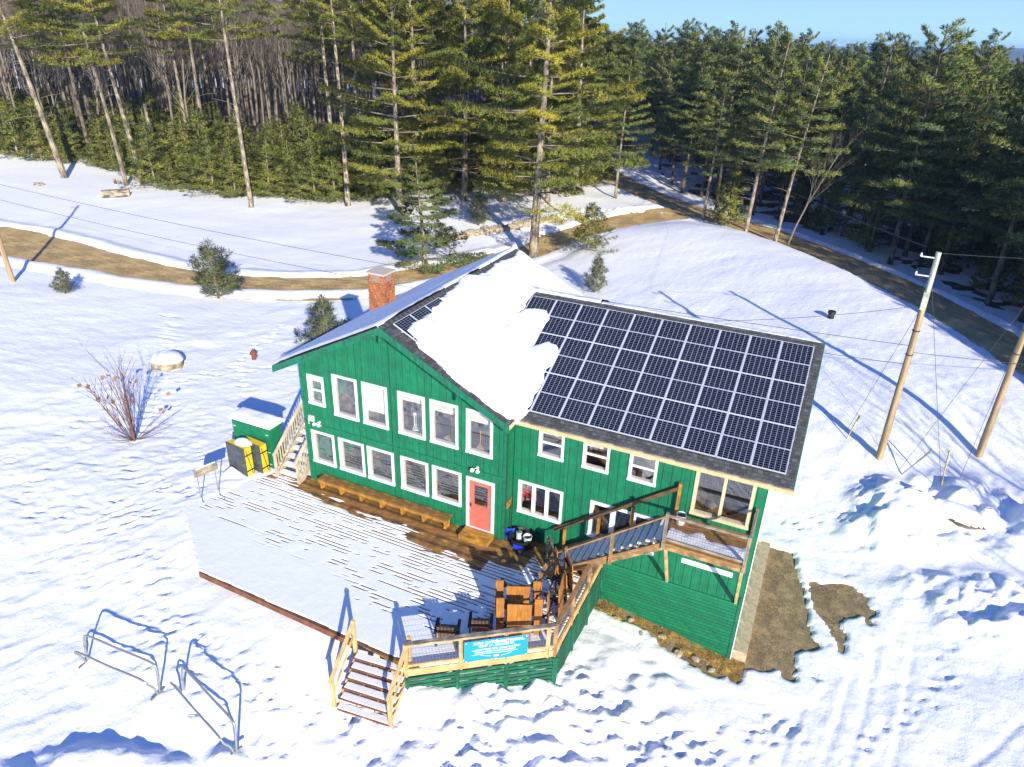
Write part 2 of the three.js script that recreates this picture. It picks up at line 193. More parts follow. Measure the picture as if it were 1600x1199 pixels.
function snowH(x, z) {
  let h = base(x, z);
  const near = 1 - sstep(26, 60, Math.hypot(x, z));
  const rm = (x < 45 && z < 6) ? roadMask(x, z) : 20;
  const bare = rm + fbm(x * 0.9, z * 0.9, 3) * 0.35;
  // far side of the knoll drops steeply to the road
  const cd = lineDist(crest, x, z); if (cd < 12) { const k = rm < 20 ? sstep(0.6, 3.2, rm) : 1; h = lerp(Math.min(h, -0.25), h, k); }
  let d = fbm(x * 0.12, z * 0.12, 3) * 0.16 + fbm(x * 0.45, z * 0.45, 3) * 0.07;
  if (near > 0) {
    const rough = sstep(0, 1, fbm(x * 0.25 + 9, z * 0.25, 2) * 1.6 + 0.35);
    d += near * (fbm(x * 1.3, z * 1.3, 3) * 0.05 * (0.4 + rough) + fbm(x * 4, z * 4, 2) * 0.014);
    // wind ripples left of the deck
    const rip = sstep(-7, -10, x - 0.2 * z) * sstep(20, 4, Math.abs(z - 5));
    d += near * rip * Math.max(0, fbm((x * 0.5 - z) * 1.3, (x + z * 0.5) * 3.2 + fbm(x, z, 2), 2)) * 0.10;
    // trampled snow in front of the deck and ploughed banks at the back of the yard
    const tr = sstep(1.2, 0.1, Math.abs((x - 2) * 0.5 + (z - 6.5) * 0.62) / 2.4) * sstep(-3, 1, x) * sstep(9, 6, x);
    d += tr * (fbm(x * 1.6, z * 1.6, 4) * 0.34 + 0.05);
    const bank = sstep(3.2, 0.6, Math.abs(z + 11.2 + 0.22 * (x - 14) + noise(x * 0.3, 3) * 0.8)) * sstep(11.4, 13.2, x) * sstep(26, 22, x);
    d += bank * (0.55 + fbm(x * 1.1, z * 1.1, 5) * 0.8);
    const bank2 = sstep(2.8, 0.4, Math.hypot((x - 17.5) * 0.55, z + 7)); d += bank2 * (0.35 + fbm(x * 1.4, z * 1.4, 4) * 0.6);
    // shovelled heap at the front left
    for (const [px, pz, pr, ph] of [[-7.9, 14.2, 1.2, 0.3], [-7.2, 13.4, 1.2, 0.36], [-6.5, 12.7, 1.1, 0.4], [-5.8, 12.2, 0.8, 0.34], [-4.9, 12.0, 0.85, 0.4], [-3.3, 10.9, 0.65, 0.45], [-4.2, 11.6, 0.5, 0.3], [-3.9, 12.2, 0.45, 0.3], [-2.8, 11.6, 0.4, 0.25]]) { const q = Math.hypot(x - px, (z - pz) * 1.2) / pr; if (q < 1) d += ph * (1 - q * q) ** 1.3 * (1 + fbm(x * 2.2, z * 2.2, 3) * 0.55); }
    for (const a of arcs) { const q = lineDist(a, x, z); if (q < 0.9) { d -= 0.035 * Math.exp(-((q - 0.55) ** 2) / 0.012) - 0.02 * Math.exp(-((q - 0.36) ** 2) / 0.006); } }
    const cx = Math.floor(x), cz = Math.floor(z);
    for (let i = -1; i < 2; i++) for (let j = -1; j < 2; j++) { const L = dents.get((cx + i) + ',' + (cz + j)); if (L) for (const [px, pz, r, dep] of L) { const q = Math.hypot(x - px, z - pz) / r; if (q < 1.8) d += q < 1 ? -dep * (1 - q * q) : dep * 0.3 * (1.8 - q) * (q - 1) * 5; } }
  }
  h += d * sstep(-0.2, 1.5, Math.min(rm, 20));
  if (bare < 1.8) h += bare > 0 ? 0.22 * sstep(0, 0.5, bare) * sstep(1.8, 0.8, bare) + 0.05 * sstep(0, 0.3, bare) : -0.1 * sstep(0, -0.3, bare);
  const dm = dirtMask(x, z); if (dm < 0.75) { const k = sstep(-0.02, 0.12, dm); h = lerp(base(x, z) - 0.09, Math.max(h, base(x, z) + 0.03) + 0.04, k); }
  const dk = polyDist(deckPoly, x, z); if (dk > -0.25) h = Math.min(h, lerp(h, -0.16 - (x > -9 ? 0.12 : 0), sstep(-0.25, 0.05, dk)));
  if (inLodge(x, z)) h = Math.min(h, -0.6);
  return h;
}
{
  const xs = [...[-1200, -900, -700, -550, -430, -340, -270, -210, -170, -140], ...range(-120, -62, 2.5), ...range(-61, -26, 0.55), ...range(-25.5, -15.2, 0.24), ...range(-15, 20, 0.125), ...range(20.3, 42, 0.55), ...range(45, 120, 5), 160, 220, 300, 420, 600, 900, 1300];
  const zs = [...[-1600, -1200, -900, -700, -550, -430, -340, -270, -220, -180], ...range(-160, -84, 3), ...range(-82, -26, 0.6), ...range(-25.5, -13.3, 0.26), ...range(-13, 13.6, 0.125), ...range(14, 24, 0.5), 28, 36, 50, 80, 140, 260, 500];
  struct('snow_ground', gridG(xs, zs, snowH), M.snow, 'white snow covering the ground around the lodge');
  console.log('terrain', xs.length * zs.length * 2);
}
function ribbon(L, step, wide) { // road sheet along a centre line
  const c = new THREE.CatmullRomCurve3(L.map(([x, z]) => V(x, 0, z))), n = Math.round(c.getLength() / step), P = [], UV = [], I = [], k = 11;
  for (let i = 0; i <= n; i++) { const t = i / n, p = c.getPointAt(t), q = c.getTangentAt(t), hw = wide; for (let j = 0; j < k; j++) { const o = (j / (k - 1) - 0.5) * 2 * hw, x = p.x - q.z * o, z = p.z + q.x * o; P.push(x, base(x, z) + rutY(o, p.x), z); UV.push(t * c.getLength() / 4, o / 4); } }
  for (let i = 0; i < n; i++) for (let j = 0; j < k - 1; j++) { const a = i * k + j; I.push(a, a + 1, a + k, a + 1, a + k + 1, a + k); }
  const g = new THREE.BufferGeometry(); g.setAttribute('position', new THREE.Float32BufferAttribute(P, 3)); g.setAttribute('uv', new THREE.Float32BufferAttribute(UV, 2)); g.setIndex(I); g.computeVertexNormals(); return g;
}
const rutY = (o, x) => -0.025 * Math.exp(-((Math.abs(o) - 0.8) ** 2) / 0.05) + noise(o * 2, x * 0.4) * 0.012;
// the knoll edge lowers the right road a little: both sheets follow the same ground
const rl = ribbon(roadL, 0.8, 3.4), rr = ribbon(roadR, 0.8, 3.4);
for (const g of [rl, rr]) { const p = g.attributes.position; for (let i = 0; i < p.count; i++) { const x = p.getX(i), z = p.getZ(i); if (lineDist(crest, x, z) < 12) p.setY(i, Math.min(p.getY(i), lerp(-0.25, p.getY(i), sstep(0.6, 3.2, roadMask(x, z))))); } g.computeVertexNormals(); }
{ const p = rr.attributes.position; for (let i = 0; i < p.count; i++) p.setY(i, p.getY(i) + 0.006); }
struct('road', rl, M.road, 'sandy dirt road curving in from the left'); struct('road', rr, M.road, 'darker dirt road running along the right forest edge');
struct('bare_ground', gridG(range(2.6, 14.2, 0.12), range(-8.8, 1.4, 0.12), (x, z) => base(x, z) - 0.005 + fbm(x * 2, z * 2, 3) * 0.025, (x, z) => dirtMask(x, z) < 0.4 && !(x < 8.5 && z < -1.1)), M.dirt, 'bare gravel patch melted out of the snow beside the wing');
struct('bare_ground', gridG(range(3.0, 9.2, 0.12), range(-1.1, 0.7, 0.12), (x, z) => base(x, z) + 0.012 + fbm(x * 3, z * 3, 4) * 0.09, (x, z) => polyDist(dirtC, x, z) > -0.12), M.soil, 'brown stony soil strip along the green wing wall');
// distant country
{
  const P = [], C = [], I = [], nx = 220, nr = 26;
  for (let j = 0; j <= nr; j++) for (let i = 0; i <= nx; i++) { const az = lerp(-1.75, 1.2, i / nx), r = 330 * Math.pow(14, j / nr), x = 8 + Math.sin(az) * r, z = 20 - Math.cos(az) * r; const hill = (fbm(x * 0.0011 + 3, z * 0.0011, 4) * 46 + 8) * sstep(700, 3200, r) + 26 * Math.exp(-(((az - 0.14) / 0.06) ** 2)) * sstep(1800, 3200, r); P.push(x, Math.min(-22 + hill + fbm(x * 0.02, z * 0.02, 2) * 5, 10 + r * 0.0035), z); const s = fbm(x * 0.004, z * 0.004, 4), k = s > 0.2 ? 1.8 : 1; C.push(0.05 * k, 0.066 * k, 0.06 * k); }
  for (let j = 0; j < nr; j++) for (let i = 0; i < nx; i++) { const a = j * (nx + 1) + i; I.push(a, a + 1, a + nx + 1, a + 1, a + nx + 2, a + nx + 1); }
  const g = new THREE.BufferGeometry(); g.setAttribute('position', new THREE.Float32BufferAttribute(P, 3)); g.setAttribute('color', new THREE.Float32BufferAttribute(C, 3)); g.setIndex(I); g.computeVertexNormals();
  struct('hills', g, mat({ vertexColors: true, roughness: 1 }), 'far wooded hills along the horizon');
}
scene.fog = new THREE.FogExp2(0x9cc4ee, 0.00022);

// ---------------------------------------------------------------- lodge
const lodge = thing('lodge', 'two-storey green lodge with white windows, snowy gable and a lower right wing', 'building');
const RX = -4.8, RY = 7.9, SL = 0.51, WZ = -5.6, WY = 7.93, WS = 0.495;
const mainY = x => RY - SL * Math.abs(x - RX), wingY = z => WY - WS * Math.abs(z - WZ);
const gWin = [[-8.71, -7.92, 3.70, 5.01, 'sash'], [-7.484, -6.33, 3.473, 5.28], [-6.094, -4.964, 3.473, 5.28], [-4.495, -3.337, 3.473, 5.28], [-3.11, -1.946, 3.473, 5.28], [-1.616, -0.55, 3.473, 5.28], [-8.793, -7.654, 0.944, 2.47], [-7.444, -6.21, 0.944, 2.47], [-6.052, -4.813, 0.944, 2.47], [-4.49, -3.255, 0.944, 2.47], [-3.077, -1.822, 0.944, 2.47]];
const gDoor = [-1.606, -0.43, 0.12, 2.44];
const wWin = [[0.964, 1.919, 3.749, 4.914, 'sash'], [2.617, 3.566, 3.749, 4.914, 'sash'], [4.253, 5.215, 3.749, 4.914, 'sash']];
const wTri = [0.249, 2.015, 1.057, 2.489], wSlide = [6.46, 8.34, 3.08, 5.06], wFrench = [3.05, 5.48, 0.93, 2.5];
function columns(x0, x1, cuts, holes, yb, yt, fn) { // rectangles left between holes
  const xs = [...new Set([x0, x1, ...cuts, ...holes.flatMap(h => [h[0], h[1]])].filter(v => v >= x0 && v <= x1))].sort((a, b) => a - b);
  for (let i = 0; i + 1 < xs.length; i++) {
    const a = xs[i], b = xs[i + 1], c = (a + b) / 2; if (b - a < 0.004) continue;
    const hs = holes.filter(h => h[0] <= c && h[1] >= c).sort((p, q) => p[2] - q[2]); let lo = yb;
    for (const h of hs) { if (h[2] - lo > 0.01) fn(a, b, lo, h[2], h[2]); lo = h[3]; }
    fn(a, b, lo, yt(a), yt(b));
  }
}
const prism = (x0, x1, y0, ya, yb, z0, z1, sw) => hexa([V(x0, y0, z1), V(x1, y0, z1), V(x1, y0, z0), V(x0, y0, z0), V(x0, ya, z1), V(x1, yb, z1), V(x1, yb, z0), V(x0, ya, z0)], sw);
function boarded(parent, wallName, x0, x1, yb, yt, zf, holes, pitch, ylow, seams) {
  const g = [];
  columns(x0, x1, [RX], holes, yb, x => yt(x) - 0.003, (a, b, lo, ta, tb) => g.push(prism(a, b, lo, ta, tb, zf - 0.16, zf - 0.022)));
  const wall = part(parent, wallName, merge(g), M.greenBack);
  const edges = range(x0, x1, pitch), R = rng(11);
  columns(x0, x1, [...edges, RX], holes, ylow, yt, (a, b, lo, ta, tb) => {
    const ea = edges.some(e => Math.abs(e - a) < 1e-6) ? 0.007 : 0, eb = edges.some(e => Math.abs(e - b) < 1e-6) ? 0.007 : 0; if (b - a < 0.03) return;
    const splits = [lo, ...seams.filter(s => s > lo + 0.1 && s < Math.min(ta, tb) - 0.1), null], dz = (R() - 0.5) * 0.004;
    for (let i = 0; i + 1 < splits.length; i++) { const t = splits[i + 1]; part(wall, 'board', prism(a + ea, b - eb, splits[i] + (i ? 0.008 : 0), t === null ? ta : t - 0.008, t === null ? tb : t - 0.008, zf - 0.021, zf + dz), M.green[Math.floor(R() * 3)]); }
  });
  return wall;
}
boarded(lodge, 'gable_wall', -9.07, 0, -0.6, x => mainY(x) - 0.2, 0, [...gWin, gDoor], 0.3, -0.3, [2.78]);
boarded(lodge, 'wing_wall', 0.03, 8.685, -3.2, () => 5.13, -0.6, [...wWin, wTri, wSlide, wFrench], 0.302, 0.02, []);
{ // clapboards on the basement wall
  const wall = lodge.children.find(c => c.name === 'wing_wall'), R = rng(5);
  for (let y = 0.0, k = 0; y > -2.8; y -= 0.14, k++) { const x0 = y > -1.9 ? 3.55 : lerp(3.55, 6.2, clamp((-1.9 - y) / 0.5, 0, 1)); part(wall, 'clapboard', boxG(8.67 - x0, 0.122, 0.03, (x0 + 8.67) / 2, y - 0.068, -0.598 + R() * 0.006), M.green[Math.floor(R() * 3)]); }
}
// other walls, corner trim, foundation
part(lodge, 'return_wall', boxG(0.12, 5.6, 0.62, -0.062, 2.5, -0.34), M.green[1]);
part(lodge, 'side_wall', boxG(0.14, 5.6, 10.3, -9.0, 2.45, -5.2), M.green[0]);
{ const g = []; for (const [z0, z1] of [[-0.74, WZ], [WZ, -10.5]]) { const a = wingY(z0) - 0.2, b = wingY(z1) - 0.2; g.push(hexa([V(8.545, -3.2, z0), V(8.683, -3.2, z0), V(8.683, -3.2, z1), V(8.545, -3.2, z1), V(8.545, a, z0), V(8.683, a, z0), V(8.683, b, z1), V(8.545, b, z1)])); } part(lodge, 'side_wall', merge(g), M.green[2]); }
part(lodge, 'rear_wall', boxG(17.6, 6.0, 0.14, -0.2, 2.2, -10.43), M.green[0]);
part(lodge, 'corner_trim', boxG(0.1, 5.35, 0.03, -0.05, 2.6, 0.017), M.greenTrim); part(lodge, 'corner_trim', boxG(0.1, 5.6, 0.03, -9.02, 2.5, 0.017), M.greenTrim);
part(lodge, 'corner_trim', boxG(0.03, 7.9, 0.09, 8.705, 1.25, -0.62), M.white, 'white corner board on the end of the wing'); part(lodge, 'corner_trim', boxG(0.1, 3.2, 0.022, 8.62, -1.3, -0.572), M.greenTrim);
part(lodge, 'sign_board', boxG(1.72, 0.2, 0.02, 7.33, 1.12, -0.585), M.white, 'long white board under the landing');
part(lodge, 'belt_trim', boxG(9.0, 0.05, 0.03, -4.53, 2.78, 0.02), M.greenTrim);
part(lodge, 'foundation_ledge', boxG(0.5, 2.2, 9.3, 8.96, -3.25, -5.35), M.concrete, 'pale concrete ledge along the end wall');
// floors and rooms behind the glass
{
  const rooms = part(lodge, 'upper_floor', boxG(17.4, 0.2, 9.6, -0.3, 2.86, -5.55), M.floorIn); part(lodge, 'lower_floor', boxG(17.4, 0.15, 9.6, -0.3, -0.1, -5.55), M.floorIn);
  part(lodge, 'ceiling', boxG(17.4, 0.08, 9.6, -0.3, 5.25, -5.55), M.interior); part(lodge, 'inner_wall', boxG(8.8, 5.3, 0.1, -4.55, 2.55, -4.2), M.interior); part(lodge, 'inner_wall', boxG(8.3, 5.3, 0.1, 4.3, 2.55, -4.6), M.interior); part(lodge, 'inner_wall', boxG(0.1, 5.3, 9.3, -0.2, 2.55, -5.6), M.interior);
}
// windows
function windowOf(x0, x1, y0, y1, zf, o = {}) {
  const w = new THREE.Group(); w.name = 'window'; lodge.add(w);
  const t = o.trim ?? 0.1, m = o.mat ?? M.white, f = [boxG(x1 - x0, t, 0.07, (x0 + x1) / 2, y1 - t / 2, zf + 0.005), boxG(x1 - x0 + 0.03, t * 1.1, 0.09, (x0 + x1) / 2, y0 + t * 0.55, zf + 0.012), boxG(t, y1 - y0 - 2.1 * t, 0.07, x0 + t / 2, (y0 + y1) / 2, zf + 0.003), boxG(t, y1 - y0 - 2.1 * t, 0.07, x1 - t / 2, (y0 + y1) / 2, zf + 0.003)];
  part(w, 'frame', merge(f), m);
  const ix0 = x0 + t, ix1 = x1 - t, iy0 = y0 + t, iy1 = y1 - t, n = o.lights ?? 1, mu = o.mull ?? 0.09;
  for (let i = 0; i < n; i++) {
    const a = lerp(ix0, ix1, i / n) + (i ? mu / 2 : 0), b = lerp(ix0, ix1, (i + 1) / n) - (i < n - 1 ? mu / 2 : 0);
    if (i) part(w, 'mullion', boxG(mu, iy1 - iy0, 0.06, a - mu / 2, (iy0 + iy1) / 2, zf - 0.006), m);
    if (o.sash) { const ym = (iy0 + iy1) / 2; part(w, 'sash_rail', boxG(b - a, 0.07, 0.05, (a + b) / 2, ym, zf - 0.02), m); part(w, 'pane', boxG(b - a, ym - 0.035 - iy0, 0.006, (a + b) / 2, (iy0 + ym - 0.035) / 2, zf - 0.05), M.glass); part(w, 'pane', boxG(b - a, iy1 - ym - 0.035, 0.006, (a + b) / 2, (iy1 + ym + 0.035) / 2, zf - 0.03), M.glass); }
    else part(w, 'pane', boxG(b - a, iy1 - iy0, 0.006, (a + b) / 2, (iy0 + iy1) / 2, zf - 0.04), M.glass);
  }
  const rv = 0.02; part(w, 'reveal', merge([boxG(ix1 - ix0 + 0.04, rv, 0.14, (ix0 + ix1) / 2, iy0 - rv / 2, zf - 0.11), boxG(ix1 - ix0 + 0.04, rv, 0.14, (ix0 + ix1) / 2, iy1 + rv / 2, zf - 0.11), boxG(rv, iy1 - iy0, 0.14, ix0 - rv / 2, (iy0 + iy1) / 2, zf - 0.11), boxG(rv, iy1 - iy0, 0.14, ix1 + rv / 2, (iy0 + iy1) / 2, zf - 0.11)]), M.shade);
  if (o.blind) part(w, 'blind', boxG(ix1 - ix0, (iy1 - iy0) * o.blind, 0.012, (ix0 + ix1) / 2, iy1 - (iy1 - iy0) * o.blind / 2, zf - 0.19), M.shade);
  return w;
}
gWin.forEach(([a, b, c, d, s], i) => windowOf(a, b, c, d, 0, { sash: !!s, blind: [0.25, 0.0, 0.75, 0.22, 0.28, 0.3, 0.0, 0, 0, 0, 0][i] }));
wWin.forEach(([a, b, c, d], i) => windowOf(a, b, c, d, -0.6, { sash: true, trim: 0.09, blind: [0.25, 0.3, 0.22][i] }));
windowOf(...wTri, -0.6, { lights: 3, trim: 0.1, mull: 0.13 }); windowOf(...wFrench, -0.6, { lights: 3, trim: 0.12, mull: 0.18 }).name = 'window'; windowOf(...wSlide, -0.6, { lights: 2, trim: 0.11, mull: 0.1, mat: M.cream }).name = 'sliding_door';
{ // entrance door
  const d = new THREE.Group(); d.name = 'door'; lodge.add(d); const [x0, x1, y0, y1] = gDoor, cx = (x0 + x1) / 2;
  part(d, 'frame', merge([boxG(x1 - x0, 0.11, 0.08, cx, y1 - 0.055, 0.01), boxG(0.12, y1 - y0 - 0.11, 0.08, x0 + 0.06, (y0 + y1 - 0.11) / 2, 0.01), boxG(0.12, y1 - y0 - 0.11, 0.08, x1 - 0.06, (y0 + y1 - 0.11) / 2, 0.01), boxG(x1 - x0 - 0.24, 0.07, 0.1, cx, y0 + 0.035, 0.012)]), M.white);
  const a = x0 + 0.12, b = x1 - 0.12, ya = y0 + 0.07, yb = y1 - 0.11, p0 = a + 0.2, p1 = b - 0.17, q0 = ya + 1.05, q1 = yb - 0.2;
  part(d, 'leaf', merge([boxG(p0 - a, yb - ya, 0.05, (a + p0) / 2, (ya + yb) / 2, -0.03), boxG(b - p1, yb - ya, 0.05, (p1 + b) / 2, (ya + yb) / 2, -0.03), boxG(p1 - p0, q0 - ya, 0.05, (p0 + p1) / 2, (ya + q0) / 2, -0.03), boxG(p1 - p0, yb - q1, 0.05, (p0 + p1) / 2, (yb + q1) / 2, -0.03)]), M.door, 'salmon pink door leaf');
  part(d, 'pane', boxG(p1 - p0, q1 - q0, 0.008, (p0 + p1) / 2, (q0 + q1) / 2, -0.03), M.glass); part(d, 'handle', merge([boxG(0.03, 0.16, 0.03, a + 0.07, ya + 1.0, 0.01), boxG(0.035, 0.05, 0.05, a + 0.07, ya + 1.0, 0.02)]), M.black);
}
// roofs
const slab = (p, t) => hexa([...p.map(v => v.clone().setY(v.y - t)), ...p]); // p: 4 top points ccw from above
const roof = new THREE.Group(); roof.name = 'roof'; lodge.add(roof);
const eL = -9.92, eR = 0.27, zF = 0.5, zB = -10.95;
function roofUV(g, flip) { const p = g.attributes.position, uv = g.attributes.uv; for (let i = 0; i < p.count; i++) flip ? uv.setXY(i, p.getZ(i) / 2, p.getX(i) * 1.12 / 2) : uv.setXY(i, p.getX(i) / 2, -p.getZ(i) * 1.12 / 2); return g; }
part(roof, 'slope', roofUV(slab([V(eL, mainY(eL), zF), V(RX, RY, zF), V(RX, RY, zB), V(eL, mainY(eL), zB)], 0.16), true), M.shingle);
part(roof, 'slope', roofUV(slab([V(RX, RY, zF), V(eR, mainY(eR), zF), V(eR, mainY(eR), zB), V(RX, RY, zB)], 0.16), true), M.shingle);
const wE = 9.35, wF = -0.15, wB = -11.05;
part(roof, 'slope', roofUV(slab([V(-4.6, wingY(wF), wF), V(wE, wingY(wF), wF), V(wE, WY, WZ), V(-4.6, WY, WZ)], 0.16)), M.shingle);
part(roof, 'slope', roofUV(slab([V(-4.6, WY, WZ), V(wE, WY, WZ), V(wE, wingY(wB), wB), V(-4.6, wingY(wB), wB)], 0.16)), M.shingle);
{
  const rake = (xa, xb, z, m, h, dy) => part(roof, 'fascia', hexa([V(xa, mainY(xa) - h + dy, z + 0.03), V(xb, mainY(xb) - h + dy, z + 0.03), V(xb, mainY(xb) - h + dy, z), V(xa, mainY(xa) - h + dy, z), V(xa, mainY(xa) + dy, z + 0.03), V(xb, mainY(xb) + dy, z + 0.03), V(xb, mainY(xb) + dy, z), V(xa, mainY(xa) + dy, z)]), m);
  rake(eL - 0.03, RX, zF + 0.002, M.greenTrim, 0.27, -0.02); rake(RX, eR + 0.03, zF + 0.002, M.greenTrim, 0.27, -0.02);
  part(roof, 'fascia', boxG(9.42 - 0.27, 0.17, 0.03, 4.83, wingY(wF) - 0.1, wF + 0.018), M.fascia, 'pale bare wood fascia under the solar panels'); part(roof, 'fascia', boxG(0.03, 0.17, 0.66, eR + 0.018, mainY(eR) - 0.1, 0.17), M.fascia);
  part(roof, 'gutter_board', boxG(9.1, 0.04, 0.06, 4.83, wingY(wF) - 0.005, wF + 0.03), M.grey);
  part(roof, 'fascia', hexa([V(wE + 0.002, wingY(wF) - 0.22, wF), V(wE + 0.03, wingY(wF) - 0.22, wF), V(wE + 0.03, WY - 0.22, WZ), V(wE + 0.002, WY - 0.22, WZ), V(wE + 0.002, wingY(wF) - 0.01, wF), V(wE + 0.03, wingY(wF) - 0.01, wF), V(wE + 0.03, WY - 0.01, WZ), V(wE + 0.002, WY - 0.01, WZ)]), M.greenTrim);
  part(roof, 'fascia', boxG(0.03, 0.22, 11.4, eL - 0.018, mainY(eL) - 0.13, -5.2), M.greenTrim);
  for (const x of [-4.8, -1.7]) part(roof, 'lookout', boxG(0.12, 0.34, 0.5, x, mainY(x) - 0.42, 0.24), M.greenTrim);
  for (const [a, b] of [[-4.5, -1.9], [-1.4, 0.1]]) part(roof, 'soffit_trim', hexa([V(a, mainY(a) - 0.42, 0.05), V(b, mainY(b) - 0.42, 0.05), V(b, mainY(b) - 0.42, 0.01), V(a, mainY(a) - 0.42, 0.01), V(a, mainY(a) - 0.3, 0.05), V(b, mainY(b) - 0.3, 0.05), V(b, mainY(b) - 0.3, 0.01), V(a, mainY(a) - 0.3, 0.01)]), M.greenTrim);
  const capB = []; for (let z = zF - 0.15; z > zB; z -= 0.3) capB.push(beamG(V(RX, RY + 0.015, z), V(RX + 0.16, RY + 0.015 - 0.16 * SL, z), 0.29, 0.02), beamG(V(RX, RY + 0.015, z), V(RX - 0.16, RY + 0.015 - 0.16 * SL, z), 0.29, 0.02)); const cp = part(roof, 'ridge_cap', merge(capB), M.shingle);
}
{ // chimney on the left wall
  const c = new THREE.Group(); c.name = 'chimney'; lodge.add(c); const cx = -9.35, cz = -6.2, w = 0.84, y1 = 7.35;
  part(c, 'core', boxG(w - 0.04, y1 + 0.6, w - 0.04, cx, (y1 - 0.6) / 2, cz), M.mortar);
  const b = [], R = rng(31); for (let y = 4.9, k = 0; y < y1 - 0.35; y += 0.078, k++) for (const s of [0, 1, 2, 3]) for (let i = 0; i < 4; i++) { const o = -w / 2 + (i + 0.5) * w / 4 + (k % 2 ? 0.03 : -0.03), e = w / 2 - 0.03 + R() * 0.006; b.push(s < 2 ? boxG(w / 4 - 0.014, 0.064, 0.06, cx + o, y, cz + (s ? -e : e)) : boxG(0.06, 0.064, w / 4 - 0.014, cx + (s % 2 ? -e : e), y, cz + o)); }
  const bm = part(c, 'bricks', merge(b), M.brick); bm.userData.kind = 'stuff';
  for (const [i, j] of [[-1, -1], [-1, 1], [1, -1], [1, 1]]) part(c, 'corner_pier', boxG(0.2, 0.28, 0.2, cx + i * (w / 2 - 0.1), y1 - 0.18, cz + j * (w / 2 - 0.1)), M.brick);
  part(c, 'flue', boxG(0.3, 0.26, 0.3, cx, y1 - 0.2, cz), M.black); part(c, 'cap', boxG(w + 0.16, 0.09, w + 0.16, cx, y1 + 0.005, cz), M.cap, 'pale stone cap slab');
}
for (const [x, y] of [[-1.13, 2.95], [-8.28, 2.95]]) { const f = thing('floodlight', x > -5 ? 'white twin-head floodlight on the green wall above the pink door' : 'white floodlight on the green wall near the left stairs', 'light', [x, y, 0.05], 0, 'wall floodlights'); part(f, 'base', cylG(0.06, 0.06, 0.05, 0, -0.03, 0.0), M.white); for (const s of [-1, 1]) { const g = new THREE.CylinderGeometry(0.075, 0.04, 0.16, 12); g.rotateX(1.1); g.translate(s * 0.11, -0.06, 0.14); part(f, 'lamp_head', g, M.white); part(f, 'arm', beamG(V(0, 0, 0.02), V(s * 0.11, -0.04, 0.1), 0.02, 0.02), M.white); } }
{ const f = thing('junction_box', 'small cream box on the green wall at the left corner', 'box', [-8.68, 3.02, 0.04]); part(f, 'case', boxG(0.24, 0.24, 0.08), M.whiteDull); part(f, 'conduit', boxG(0.03, 0.3, 0.03, -0.16, -0.16, -0.01), M.whiteDull); }
// chairs inside the upper windows
for (const [x, z, r, w] of [[-4.1, -0.75, 0.4, 0], [-2.6, -0.7, -0.3, 1], [-1.25, -0.7, 0.15, 1], [-1.2, -1.5, 0.2, 1], [-7.0, -1.0, 0.8, 1]]) {
  const c = thing('dining_chair', ['white wooden chair seen behind the middle upper window', 'pale wooden chair behind the fifth upper window', 'pale wooden chair behind the upper window next to the eave', 'pale wooden chair standing deeper inside the window next to the eave', 'wooden chair behind the second upper window'][[-4.1, -2.6, -1.25, -1.2, -7.0].indexOf(x)], 'chair', [x, 2.96, z], r, 'chairs in the upper room');
  const m = w ? M.tan : M.white; part(c, 'seat', boxG(0.44, 0.04, 0.42, 0, 0.45, 0), m); for (const [i, j] of [[-1, -1], [-1, 1], [1, -1], [1, 1]]) part(c, 'leg', boxG(0.04, 0.43, 0.04, i * 0.19, 0.215, j * 0.18), m);
  for (const i of [-1, 1]) part(c, 'back_post', boxG(0.04, 0.5, 0.04, i * 0.19, 0.72, -0.19), m); for (let k = 0; k < 4; k++) part(c, 'spindle', boxG(0.025, 0.42, 0.02, -0.12 + k * 0.08, 0.68, -0.19), m); part(c, 'top_rail', boxG(0.46, 0.1, 0.03, 0, 0.95, -0.19), m);
}
